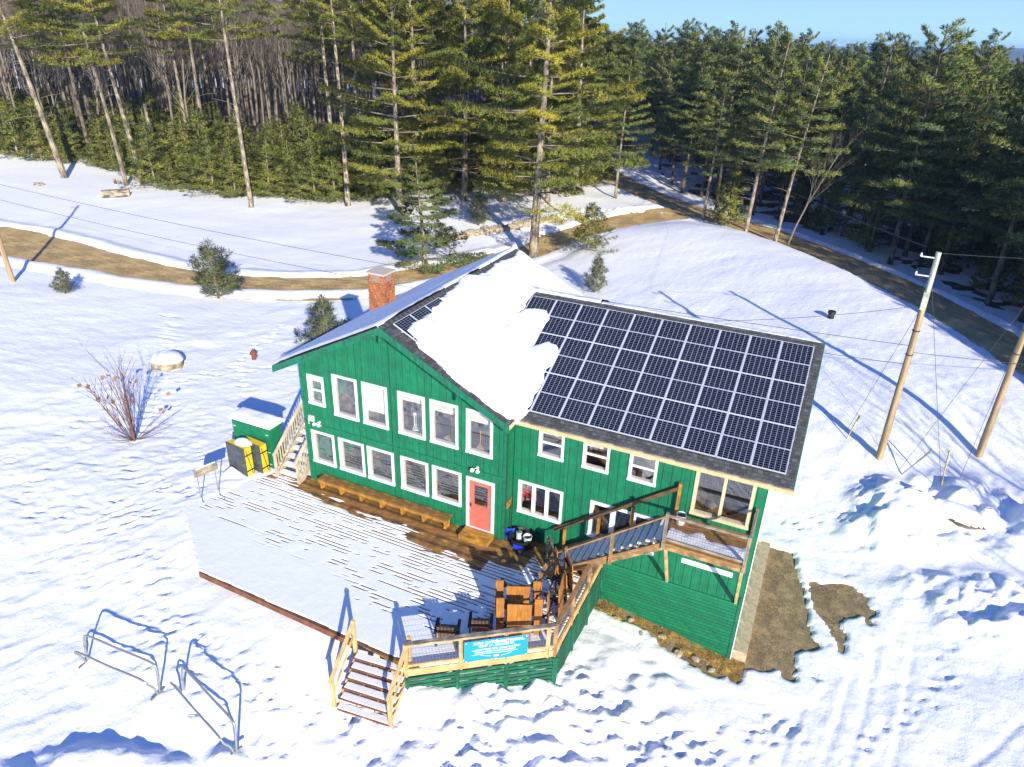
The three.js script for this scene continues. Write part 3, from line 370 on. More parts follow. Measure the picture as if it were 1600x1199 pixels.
// solar panels
{
  const PW = 1.055, PH = 1.78, w = 1.045, h = 1.766, fr = merge([boxG(w, 0.016, 0.04, 0, h / 2 - 0.008, 0.0), boxG(w, 0.016, 0.04, 0, -h / 2 + 0.008, 0), boxG(0.016, h - 0.032, 0.04, -w / 2 + 0.008, 0, 0), boxG(0.016, h - 0.032, 0.04, w / 2 - 0.008, 0, 0)]), sheet = boxG(w - 0.034, h - 0.034, 0.03, 0, 0, -0.002), cells = [];
  const cw = (w - 0.06) / 6, ch = (h - 0.09) / 20; for (const half of [0, 1]) for (let r = 0; r < 10; r++) for (let c = 0; c < 6; c++) cells.push(boxG(cw - 0.013, ch - 0.007, 0.003, -w / 2 + 0.03 + (c + 0.5) * cw, -h / 2 + 0.03 + half * (h / 2 + 0.0) + (r + 0.5) * ch, 0.0145));
  const cg = merge(cells); let k = 0;
  const put = (pos, bx, by, label, group) => { const p = thing('solar_panel', label, 'solar panel', [0, 0, 0], 0, group), bz = new THREE.Vector3().crossVectors(bx, by); p.quaternion.setFromRotationMatrix(new THREE.Matrix4().makeBasis(bx, by, bz)); p.position.copy(pos).addScaledVector(bz, 0.09); part(p, 'frame', fr, M.silver); part(p, 'backing_sheet', sheet, M.sheet); const c = part(p, 'cells', cg, k++ % 3 ? M.cell : M.cell2); c.userData.kind = 'stuff'; part(p, 'mounting_rail', boxG(w + 0.02, 0.04, 0.05, 0, 0.45, -0.048), M.silver); part(p, 'mounting_rail', boxG(w + 0.02, 0.04, 0.05, 0, -0.45, -0.048), M.silver); };
  const ps = Math.atan(WS), by = V(0, Math.sin(ps), -Math.cos(ps)), bx = V(1, 0, 0), rows = ['bottom', 'middle', 'top'], ord = ['first', 'second', 'third', 'fourth', 'fifth', 'sixth', 'seventh', 'eighth', 'ninth', 'tenth'];
  for (let r = 0; r < 3; r++) for (let c = 0; c < [9, 9, 10][r]; c++) { const s = 0.41 + (r + 0.5) * PH, x = 9.066 - (c + 0.5) * PW; put(V(x, wingY(wF) + s * Math.sin(ps), wF - s * Math.cos(ps)), bx, by, `black solar panel in the ${rows[r]} row of the wing roof, ${ord[c]} from the right end`, 'solar panels on the wing roof'); }
  const pm = Math.atan(SL), by2 = V(-Math.cos(pm), Math.sin(pm), 0), bx2 = V(0, 0, -1);
  for (let r = 0; r < 2; r++) for (let c = 0; c < 3; c++) { const s = 0.22 + (r + 0.5) * PH; put(V(RX + s * Math.cos(pm), RY - s * Math.sin(pm), -0.02 - (c + 0.5) * PW), bx2, by2, `solar panel half under snow on the gable roof, ${r ? 'lower' : 'upper'} row, ${ord[c]} from the front edge`, 'solar panels on the gable roof'); }
}
// snow on the roofs
{
  const poly = [[0.13, 0.2], [-0.43, 0.31], [-1.21, 0.24], [-2.0, 0.3], [-2.91, 0.03], [-3.42, 0.04], [-3.84, -0.14], [-4.12, -0.18], [-4.3, -0.76], [-4.22, -1.19], [-4.31, -2.03], [-4.51, -3.07], [-4.58, -3.5], [-4.68, -4.6], [-4.77, -5.35], [-4.55, -6.77], [-4.66, -8.79], [-4.51, -10.27], [-4.7, -10.95], [0.2, -10.95], [0.27, -8.2], [3, -7.5], [9.3, -7.5], [9.28, -5.72], [2.1, -5.62], [1.2, -5.72], [-1.53, -5.68], [-1.6, -5.0], [-1.64, -4.42], [-1.12, -4.67], [-0.55, -4.67], [-0.32, -4.31], [-0.46, -3.62], [-0.41, -2.98], [0.08, -3.33], [0.55, -3.15], [0.7, -2.61], [0.5, -2.22], [0.61, -1.69], [0.6, -0.94], [0.5, -0.42], [0.27, -0.02]];
  const roofY = (x, z) => x > eR ? wingY(Math.min(z, wF)) : Math.max(mainY(x), z <= wF && x > -4.8 ? wingY(z) : -9);
  const f = (x, z) => { const d = polyDist(poly, x, z) + fbm(x * 3, z * 3, 3) * 0.09; let y = 0; for (const [a, b] of [[0, 0], [0.25, 0], [-0.25, 0], [0, 0.25], [0, -0.25]]) y += roofY(x + a, z + b) / 5; const r = roofY(x, z); if (d <= 0) return r - 0.04; const T = 0.12 + 0.2 * Math.min(1, d / 1.2) + fbm(x * 0.8, z * 0.8, 2) * 0.16 + Math.max(0, fbm(x * 1.6 - z * 1.2, z * 0.8 + x * 0.5, 2)) * 0.14; return Math.max(r, y - 0.05 * (d < 0.3 ? 1 : 0)) + 0.02 + Math.max(0.03, T) * Math.min(1, Math.sqrt(d / 0.2)) + 0.12 * sstep(-2.4, -0.9, x) * sstep(-5.7, -5.0, z) * Math.min(1, d / 0.1); };
  const s1 = struct('roof_snow', gridG(range(-4.95, 1.2, 0.055), range(-10.95, 0.45, 0.06), f, (x, z) => polyDist(poly, x, z) > -0.1), M.snowSmooth, 'thick snow blanket sliding over the gable roof and onto the panels', 'stuff'); s1.userData.category = 'snow';
  const s2 = struct('roof_snow', gridG(range(1.2, 9.33, 0.12), range(-7.5, -5.5, 0.06), (x, z) => { const d = polyDist(poly, x, z) + fbm(x * 2, z * 4, 3) * 0.12, r = wingY(z); return d <= 0 ? r - 0.04 : r + 0.03 + 0.14 * Math.min(1, d / 0.4) + fbm(x, z * 2, 2) * 0.04; }, (x, z) => polyDist(poly, x, z) > -0.15), M.snowSmooth, 'thin snow lying along the ridge of the wing', 'stuff'); s2.userData.category = 'snow';
  const s3 = struct('roof_snow', gridG(range(eL - 0.02, RX, 0.09), range(zB, zF + 0.02, 0.09), (x, z) => { const e = Math.min(x - eL + 0.06, zF - z + 0.06, RX - x + (fbm(z * 0.8, 3, 3) * 0.25 + 0.02)); return mainY(x) + (e <= 0 ? -0.03 : 0.02 + 0.15 * Math.min(1, Math.sqrt(e / 0.25)) + fbm(x * 1.2, z * 0.4, 3) * 0.04); }), M.snowSmooth, 'smooth snow sheet on the left slope of the gable roof', 'stuff'); s3.userData.category = 'snow';
}

// ---------------------------------------------------------------- deck
const deck = thing('deck', 'wooden deck with thin melting snow in front of the lodge', 'deck');
{
  const xmin = z => z < 0.02 ? 0.02 : z < 0.3 ? -10.45 : z < 3.78 ? lerp(-10.6, -12.45, (z - 0.3) / 3.48) : z < 6.37 ? lerp(-12.45, -8.75, (z - 3.78) / 2.59) : z < 6.55 ? lerp(-8.75, -2.2, (z - 6.37) / 0.18) : lerp(-2.2, 0, (z - 6.55) / 0.2);
  const xmax = z => z < 4.06 ? 3.68 : lerp(3.68, 0.02, (z - 4.06) / 2.69);
  const R = rng(21), pw = 0.138, gap = 0.018; let k = 0;
  for (let z = -0.58; z < 6.7; z += pw + gap, k++) { const a0 = xmin(z), a1 = xmin(z + pw), b0 = xmax(z), b1 = xmax(z + pw); const cutsN = 3, xsA = []; const q = Math.max(a0, a1) + 2 + R() * 2; const segs = b0 - q > 3 ? [[a0, a1, q, q], [q + 0.005, q + 0.005, b0, b1]] : [[a0, a1, b0, b1]]; for (const [p0, p1, r0, r1] of segs) { if (r0 - p0 < 0.1 || r1 - p1 < 0.02) continue; part(deck, 'plank', hexa([V(p1, -0.035, z + pw), V(r1, -0.035, z + pw), V(r0, -0.035, z), V(p0, -0.035, z), V(p1, 0, z + pw), V(r1, 0, z + pw), V(r0, 0, z), V(p0, 0, z)]), k % 3 ? M.deck : M.deckDark); } }
  for (let x = -12; x < 3.6; x += 0.6) { const z1 = x < -8.75 ? lerp(3.6, 6.2, clamp((x + 12.4) / 3.65, 0, 1)) : x < 0 ? 6.3 : lerp(6.5, 4.0, x / 3.65), z0 = x < -10.5 ? 2 : x < 0 ? 0.05 : -0.55; part(deck, 'joist', boxG(0.05, 0.18, z1 - z0, x, -0.13, (z0 + z1) / 2), M.deckDark); }
  const P = [[-8.75, 6.39], [-2.2, 6.58]]; for (let i = 0; i < 1; i++) part(deck, 'rim_board', beamG(V(P[i][0], -0.11, P[i][1]), V(P[i + 1][0], -0.11, P[i + 1][1]), 0.05, 0.22), M.red, 'weathered reddish rim board');
  const Q = [[0, 6.77], [3.7, 4.06], [3.7, -0.57]];
  for (let i = 0; i < 2; i++) { const a = V(Q[i][0], 0, Q[i][1]), b = V(Q[i + 1][0], 0, Q[i + 1][1]); part(deck, 'rim_board', beamG(a.clone().setY(-0.12), b.clone().setY(-0.12), 0.05, 0.26), M.tan);
    const L = a.distanceTo(b), n = Math.round(L / 1.5), out = new THREE.Vector3().crossVectors(b.clone().sub(a).normalize(), V(0, 1, 0)).normalize().multiplyScalar(0.05);
    for (let r = 0; r < 10; r++) { const y = -0.33 - r * 0.155; const ya = y - (i ? 0 : 0.03); part(deck, 'skirt_slat', beamG(a.clone().setY(ya).add(out), b.clone().setY(y).add(out), 0.025, 0.11), M.greenSlat); }
    for (let j = 0; j <= n; j++) { const p = a.clone().lerp(b, j / n).addScaledVector(out, 1.5); part(deck, 'skirt_post', boxG(0.09, 1.6, 0.09, p.x, -1.06, p.z), M.greenSlat); } }
  for (const [x, z] of [[-11, 4.4], [-8.6, 6.2], [-6, 6.25], [-3.5, 6.3], [-1.2, 6.3], [1, 3], [2, 4.7], [3.5, 1.5]]) part(deck, 'support_post', boxG(0.12, 1.3, 0.12, x, -0.86, z), M.deckDark);
  // railing
  const rail = new THREE.Group(); rail.name = 'railing'; deck.add(rail);
  for (let i = 0; i < 2; i++) { const a = V(Q[i][0], 0, Q[i][1]), b = V(Q[i + 1][0], 0, Q[i + 1][1]), L = a.distanceTo(b); const m = i ? M.rail : M.tan;
    part(rail, 'top_rail', beamG(a.clone().setY(1.06), b.clone().setY(1.06), 0.15, 0.04), i ? M.rail : M.grey); part(rail, 'upper_rail', beamG(a.clone().setY(0.985), b.clone().setY(0.985), 0.04, 0.09), m); part(rail, 'lower_rail', beamG(a.clone().setY(0.16), b.clone().setY(0.16), 0.04, 0.09), m);
    const ts = i ? [0.0, 0.32, 0.68, 1] : [0, 0.36, 0.66, 0.95]; for (const t of ts) { const p = a.clone().lerp(b, t); part(rail, 'post', boxG(0.1, 1.3, 0.1, p.x, 0.39, p.z), m); }
    const wires = []; for (let s = 0.1; s < L; s += 0.1) { const p = a.clone().lerp(b, s / L); wires.push(boxG(0.004, 0.8, 0.004, p.x, 0.58, p.z)); } for (let y = 0.25; y < 0.95; y += 0.1) wires.push(beamG(a.clone().setY(y), b.clone().setY(y), 0.004, 0.004)); const wm = part(rail, 'wire_mesh', merge(wires), M.steel); wm.userData.kind = 'stuff'; }
  // snow on the deck, open along the joints between planks
  const rowOf = z => (z + 0.58) / (pw + gap);
  const f = (x, z) => {
    const edge = Math.min(x - xmin(clamp(z, 0.03, 6.5)), xmax(z) - x, 6.5 - z + 0.02 * (x + 2)), r = rowOf(z), fr = r - Math.floor(r), j = Math.round(r), jo = (fr > 0.5 ? fr - 1 : fr) * (pw + gap) + gap / 2, onJoint = Math.abs(jo) < 0.03;
    // melted strip along the south wall
    const melt = x < 0 ? lerp(1.05, 1.95, sstep(-9, -1, x)) + fbm(x * 0.8, 7, 3) * 0.5 : (x < 1.3 ? 1.1 : 0.75) + fbm(x, 2, 2) * 0.4;
    let c = (z - melt) * 0.16 + fbm(x * 0.7, z * 4, 3) * 0.12 + 0.03;
    if (onJoint) { const s = fbm(x * 1.5 + j * 13.7, j * 5.1, 3) + noise(x * 5, j * 3.3) * 0.2 + noise(x * 0.5, j * 0.45 + 4) * 0.22, wet = sstep(4.2, 0.3, z - melt) * 0.4 + sstep(-6, 2, x) * 0.07; if (s > 0.34 - wet) c -= 0.5; }
    const y = c > 0 ? 0.006 + 0.028 * Math.min(1, c / 0.06) + fbm(x * 2, z * 2, 2) * 0.006 : -0.03; return edge < 0.02 ? Math.min(y, -0.03) : y;
  };
  const zs = []; for (let r = 0; r < 46; r++) for (const o of [-0.036, -0.026, 0.026, 0.036, 0.058, 0.078, 0.1]) zs.push(-0.58 + r * (pw + gap) - gap / 2 + o);
  const s = struct('deck_snow', gridG(range(-12.45, 3.68, 0.06), zs, f, (x, z) => z < 6.5 && x > xmin(Math.max(z, 0.03)) + (z < 0.03 ? 10.5 : 0.0) && x < xmax(z) && f(x, z) > 0), M.snowSmooth, 'thin snow layer on the deck with dark gaps along the planks', 'stuff'); s.userData.category = 'snow';
}
{ // front stairs
  const s = thing('front_stairs', 'tan wooden stairs with handrails going down from the deck to the snow', 'stairs', [-0.95, 0, 6.62], 0.12);
  for (let i = 0; i < 6; i++) { const t = part(s, 'tread', boxG(1.82, 0.04, 0.27, 0, -0.16 - i * 0.175, 0.16 + i * 0.235), M.red); part(s, 'snow_on_tread', boxG(1.7, 0.035, 0.2, 0.02, -0.122 - i * 0.175, 0.15 + i * 0.235), M.snowSmooth); }
  for (const x of [-0.88, -0.3, 0.3, 0.88]) part(s, 'stringer', beamG(V(x, -0.24, 0.02), V(x, -1.32, 1.5), 0.045, 0.22), Math.abs(x) > 0.5 ? M.tan : M.deck);
  for (const x of [-0.93, 0.93]) { const r = new THREE.Group(); r.name = 'handrail'; s.add(r); part(r, 'post', boxG(0.1, 1.5, 0.1, x, 0.38, 0.02), M.tan); part(r, 'post', boxG(0.1, 1.4, 0.1, x, -0.6, 1.4), M.tan); part(r, 'rail', beamG(V(x, 1.08, -0.05), V(x, 0.06, 1.5), 0.12, 0.045), M.tan); part(r, 'rail', beamG(V(x, 0.55, 0.05), V(x, -0.45, 1.38), 0.04, 0.09), M.tan); }
}
{ // wing stairs and landing
  const s = thing('side_stairs', 'weathered wooden staircase rising to a landing at the sliding door', 'stairs'), fl = 2.92, zf = 1.0, zi = -0.5, x0 = 6.0, x1 = 8.52;
  const lp = new THREE.Group(); lp.name = 'landing'; s.add(lp);
  for (let z = -0.52; z < zf; z += 0.15) part(lp, 'plank', boxG(x1 - x0, 0.035, 0.138, (x0 + x1) / 2, fl, z + 0.07), M.deck);
  part(lp, 'rim_board', boxG(x1 - x0 + 0.1, 0.24, 0.05, (x0 + x1) / 2, fl - 0.15, zf + 0.04), M.rail); for (const x of [x0, x1]) part(lp, 'rim_board', boxG(0.05, 0.22, zf - zi, x, fl - 0.14, (zf + zi) / 2), M.rail);
  for (let x = x0 + 0.4; x < x1; x += 0.4) part(lp, 'joist', boxG(0.04, 0.18, 1.4, x, fl - 0.11, 0.25), M.grey);
  for (const x of [x0 + 0.1, x1 - 0.05]) part(lp, 'brace', beamG(V(x, fl - 0.25, zf - 0.02), V(x, 0.05, -0.56), 0.09, 0.09), M.tan);
  part(lp, 'snow_cover', gridG(range(x0 + 0.05, x1 - 0.06, 0.06), range(0.0, zf, 0.06), (x, z) => { const d = z - 0.22 - fbm(x * 2, 4, 3) * 0.3 + fbm(x * 3, z * 3, 2) * 0.1; return fl + (d > 0 ? 0.025 + 0.07 * Math.min(1, d * 3) + fbm(x * 3, z * 3, 2) * 0.02 : -0.02); }), M.snowSmooth);
  const g = new THREE.Group(); g.name = 'landing_rail'; s.add(g);
  const post = (x, z, y0, y1, m = M.grey, p = g) => part(p, 'post', boxG(0.1, y1 - y0, 0.1, x, (y0 + y1) / 2, z), m);
  post(x0 + 0.02, zf + 0.05, fl - 0.25, fl + 1.12); post(x1 - 0.02, zf + 0.05, fl - 0.25, fl + 1.1); post(x1 - 0.02, -0.5, fl, fl + 1.1);
  const mesh = []; for (let x = x0 + 0.1; x < x1; x += 0.09) mesh.push(boxG(0.005, 0.86, 0.005, x, fl + 0.55, zf + 0.05)); for (let y = 0.15; y < 1; y += 0.09) mesh.push(boxG(x1 - x0, 0.005, 0.005, (x0 + x1) / 2, fl + y, zf + 0.05)); part(g, 'wire_mesh', merge(mesh), M.wire).userData.kind = 'stuff';
  part(g, 'top_rail', boxG(x1 - x0, 0.09, 0.05, (x0 + x1) / 2, fl + 1.03, zf + 0.05), M.grey); part(g, 'top_rail', boxG(0.05, 0.09, zf - zi, x1 - 0.02, fl + 1.03, (zf + zi) / 2), M.grey); part(g, 'lower_rail', boxG(x1 - x0, 0.09, 0.04, (x0 + x1) / 2, fl + 0.12, zf + 0.05), M.grey);
  // flight
  const xb = 2.15, n = 15; const at = t => V(lerp(x0, xb, t), lerp(fl, 0, t), 0);
  for (let i = 1; i < n; i++) { const p = at(i / n); part(s, 'tread', boxG(0.28, 0.04, zf - zi - 0.1, p.x + 0.02, p.y, (zf + zi) / 2), M.grey); part(s, 'snow_on_tread', boxG(0.22, 0.03, 1.2, p.x + 0.03, p.y + 0.036, 0.22), M.snowSmooth); }
  for (const z of [zf, zi + 0.03]) part(s, 'stringer', beamG(V(x0 - 0.02, fl - 0.22, z), V(xb - 0.05, -0.02, z), 0.045, 0.26), M.rail);
  const o = new THREE.Group(); o.name = 'outer_rail'; s.add(o); part(o, 'top_rail', beamG(V(x0, fl + 1.02, zf + 0.06), V(xb + 0.35, 1.16, zf + 0.06), 0.13, 0.05), M.rail); for (const t of [0.42, 0.82]) { const p = at(t); post(p.x, zf + 0.06, p.y - 0.3, p.y + 1.0, M.rail, o); } const om = []; for (let t = 0.02; t < 0.9; t += 0.025) { const p = at(t); om.push(boxG(0.005, 0.8, 0.005, p.x, p.y + 0.55, zf + 0.05)); } part(o, 'wire_mesh', merge(om), M.wire).userData.kind = 'stuff';
  const ir = new THREE.Group(); ir.name = 'inner_rail'; s.add(ir); part(ir, 'top_rail', beamG(V(x0 + 0.02, fl + 1.12, zi + 0.06), V(xb - 0.35, 0.86, zi + 0.06), 0.07, 0.13), M.deckDark); post(x0 + 0.05, zi + 0.06, fl - 0.1, fl + 1.32, M.gold, ir); for (const t of [0.36, 0.66, 0.98]) { const p = at(t); post(p.x, zi + 0.06, Math.max(0, p.y - 0.2), p.y + 0.95, M.gold, ir); }
  // guard at the foot
  const gr = new THREE.Group(); gr.name = 'foot_rail'; s.add(gr); post(2.4, 2.2, 0, 1.08, M.rail, gr); post(2.45, 1.0, 0, 1.2, M.rail, gr); part(gr, 'top_rail', beamG(V(2.45, 1.16, 0.95), V(2.38, 1.08, 2.28), 0.13, 0.05), M.rail); part(gr, 'side_board', beamG(V(2.45, 0.85, 1.0), V(2.4, 0.8, 2.2), 0.03, 0.12), M.rail); post(1.85, 0.2, 0, 1.0, M.grey, gr); part(gr, 'top_rail', beamG(V(1.85, 1.0, 0.15), V(2.42, 1.12, 1.05), 0.06, 0.06), M.grey);
}
{ // left stairs
  const s = thing('upper_stairs', 'pale wooden stairs with balusters climbing along the left end wall', 'stairs'), xa = -10.38, xb = -9.22, n = 12;
  const at = t => V(0, 2.9 * t, 0.55 - 3.5 * t);
  for (let i = 0; i < n; i++) { const p = at((i + 0.5) / n); part(s, 'tread', boxG(xb - xa, 0.045, 0.28, (xa + xb) / 2, p.y + 0.06, p.z), M.beige); part(s, 'snow_on_tread', boxG(xb - xa - 0.16, 0.06, 0.22, (xa + xb) / 2, p.y + 0.112, p.z), M.snowSmooth); }
  for (const x of [xa, xb]) { part(s, 'stringer', beamG(V(x, -0.05, 0.55), V(x, 2.85, -2.95), 0.05, 0.26), M.beige); const r = new THREE.Group(); r.name = 'handrail'; s.add(r); const L = x === xa ? 1 : 0.9; part(r, 'post', boxG(0.1, 1.15, 0.1, x, 0.55, 0.6), M.beige); part(r, 'rail', beamG(V(x, 1.08, 0.66), V(x, 0.98 + 2.9 * L, 0.66 - 3.5 * L), 0.14, 0.05), M.beige); part(r, 'rail', beamG(V(x, 0.3, 0.56), V(x, 0.3 + 2.9 * L, 0.56 - 3.5 * L), 0.04, 0.09), M.beige); for (let t = 0.04; t < L; t += 0.042) { const p = at(t); part(r, 'baluster', boxG(0.04, 0.75, 0.04, x, p.y + 0.7, p.z), M.beige); } }
  part(s, 'platform', boxG(1.3, 0.1, 1.3, -9.8, 2.85, -3.6), M.beige); part(s, 'support_post', boxG(0.12, 3, 0.12, -10.3, 1.35, -4.1), M.beige); part(s, 'support_post', boxG(0.12, 3, 0.12, -10.3, 1.35, -3.1), M.beige);
}

// ---------------------------------------------------------------- things around the lodge
{ // bench
  const b = thing('bench', 'long golden wooden bench along the lower gable wall', 'bench', [-5.25, 0, 0.28]);
  for (let i = 0; i < 3; i++) part(b, 'seat_plank', boxG(6.15, 0.04, 0.135, 0, 0.45, -0.15 + i * 0.148), M.deck); part(b, 'apron', boxG(6.1, 0.11, 0.035, 0, 0.37, 0.2), M.gold);
  for (let i = 0; i < 7; i++) { const x = -2.95 + i * 0.98; part(b, 'leg', boxG(0.1, 0.43, 0.3, x, 0.215, 0.0), M.gold); part(b, 'bracket', beamG(V(x + 0.02, 0.12, 0.16), V(x + 0.02, 0.36, 0.22), 0.09, 0.05), M.gold); }
}
{ const b = thing('door_step', 'golden wooden box step below the pink door', 'step', [-0.98, 0, 0.4]); for (let i = 0; i < 4; i++) part(b, 'plank', boxG(1.22, 0.035, 0.145, 0, 0.175, -0.23 + i * 0.153), M.gold); part(b, 'riser', boxG(1.2, 0.155, 0.03, 0, 0.08, 0.285), M.gold); part(b, 'side', boxG(0.03, 0.155, 0.54, 0.585, 0.08, 0.0), M.gold); part(b, 'side', boxG(0.03, 0.155, 0.54, -0.585, 0.08, 0.0), M.gold); }
// picnic tables stood on end
function picnicTable(pos, face, tilt, label) {
  const t = thing('picnic_table', label, 'picnic table', pos, 0, 'picnic tables stood on end'), up = V(0, Math.cos(tilt), 0).addScaledVector(V(Math.sin(face), 0, Math.cos(face)), -Math.sin(tilt)), n = V(Math.sin(face), 0, Math.cos(face)).multiplyScalar(Math.cos(tilt)).setY(Math.sin(tilt)), sd = new THREE.Vector3().crossVectors(up, n);
  t.quaternion.setFromRotationMatrix(new THREE.Matrix4().makeBasis(up, n, sd)); // local x up, y towards the viewer, z sideways
  for (let i = 0; i < 5; i++) part(t, 'top_plank', boxG(1.45, 0.035, 0.148, 0.76, 0.36, -0.304 + i * 0.152), M.table);
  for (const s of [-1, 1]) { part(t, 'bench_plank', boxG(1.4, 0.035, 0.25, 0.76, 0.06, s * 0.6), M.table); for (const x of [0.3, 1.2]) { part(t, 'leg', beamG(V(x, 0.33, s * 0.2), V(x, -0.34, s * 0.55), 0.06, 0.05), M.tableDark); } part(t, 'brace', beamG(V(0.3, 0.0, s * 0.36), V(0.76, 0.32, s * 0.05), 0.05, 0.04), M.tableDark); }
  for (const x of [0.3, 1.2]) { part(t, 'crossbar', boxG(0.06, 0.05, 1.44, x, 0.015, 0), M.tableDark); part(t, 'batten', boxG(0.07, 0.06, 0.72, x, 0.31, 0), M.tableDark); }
  return t;
}
picnicTable([2.42, 0.02, 4.0], 0.42, 0.06, 'nearest orange-brown picnic table stood on end behind the blue banner'); picnicTable([2.05, 0.02, 3.28], 0.42, 0.05, 'picnic table on end just behind the nearest one, snow on its edge'); picnicTable([2.95, 0.02, 1.72], 2.2, 0.08, 'picnic table on end turned sideways near the foot of the side stairs'); picnicTable([3.0, 0.02, 2.75], 1.75, 0.04, 'picnic table on end leaning at the right deck railing');
// garden chairs
for (const [x, z, r, lb] of [[0.55, 5.25, 3.5, 'brown slatted deck chair nearest the front stairs'], [1.35, 4.55, 3.55, 'brown slatted deck chair beside the picnic tables']]) {
  const c = thing('deck_chair', lb, 'chair', [x, 0.02, z], r, 'slatted chairs on the deck'); for (let i = 0; i < 5; i++) part(c, 'back_slat', beamG(V(-0.22 + i * 0.11, 0.3, -0.18), V(-0.22 + i * 0.11, 0.98, -0.42), 0.09, 0.02), M.deckDark); for (let i = 0; i < 5; i++) part(c, 'seat_slat', boxG(0.55, 0.02, 0.085, 0, 0.36 - i * 0.012, 0.28 - i * 0.1), M.deckDark);
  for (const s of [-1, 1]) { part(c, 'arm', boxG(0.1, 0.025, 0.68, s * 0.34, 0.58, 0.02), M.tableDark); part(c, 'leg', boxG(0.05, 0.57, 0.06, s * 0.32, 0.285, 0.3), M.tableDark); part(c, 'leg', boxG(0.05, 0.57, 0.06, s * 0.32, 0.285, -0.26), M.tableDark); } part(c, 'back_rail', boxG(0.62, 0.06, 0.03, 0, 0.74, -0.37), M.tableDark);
}
{ // banner on the railing
  const cv = document.createElement('canvas'); cv.width = 1024; cv.height = 448; const g = cv.getContext('2d'); g.fillStyle = '#0b8fc9'; g.fillRect(0, 0, 1024, 448); g.textAlign = 'center';
  g.font = 'bold 74px sans-serif'; g.fillStyle = '#f2ee66'; g.fillText('NEW OPTD', 330, 92); g.fillStyle = '#ffffff'; g.fillText('TRADITIONAL.', 720, 92); g.font = 'bold 62px sans-serif'; g.fillText('KEEP IT. MOUNT IT.', 520, 156); g.font = 'bold 52px sans-serif'; g.fillText('•LOAD YOUR SPD CARD BELOW•', 512, 232); g.font = 'bold 34px sans-serif'; g.fillText('SKATEBOARDING AND SNOWBOARDING', 500, 280); g.fillRect(120, 306, 740, 8);
  g.font = 'bold 62px sans-serif'; g.fillText('NH', 512, 400); g.lineWidth = 8; g.strokeStyle = '#fff'; g.beginPath(); g.moveTo(430, 380); g.quadraticCurveTo(340, 372, 260, 330); g.moveTo(594, 380); g.quadraticCurveTo(690, 372, 770, 330); g.stroke();
  const tx = new THREE.CanvasTexture(cv); tx.colorSpace = THREE.SRGBColorSpace; const a = V(1.44, 0, 5.83), b = V(3.02, 0, 4.67), d = b.clone().sub(a), L = d.length(), n = V(-d.z, 0, d.x).normalize(); if (n.z < 0) n.negate();
  const bn = thing('banner', 'bright blue banner with white and yellow lettering on the deck railing', 'banner', [(a.x + b.x) / 2 + n.x * 0.06, 0.56, (a.z + b.z) / 2 + n.z * 0.06], Math.atan2(n.x, n.z));
  const pg = new THREE.PlaneGeometry(L, 0.82, 30, 10), p = pg.attributes.position; for (let i = 0; i < p.count; i++) p.setZ(i, 0.012 * Math.sin(p.getX(i) * 5) * (0.6 - p.getY(i)) + 0.008 * noise(p.getX(i) * 4, p.getY(i) * 4)); pg.computeVertexNormals();
  part(bn, 'print', pg, mat({ map: tx, roughness: 0.5 })); const bk = pg.clone(); bk.translate(0, 0, -0.004); part(bn, 'backing', bk, M.white); for (const [x, y] of [[-0.92, 0.37], [0, 0.38], [0.92, 0.37], [-0.92, -0.37], [0, -0.38], [0.92, -0.37]]) part(bn, 'grommet', boxG(0.035, 0.035, 0.01, x, y, 0.02), M.white);
}
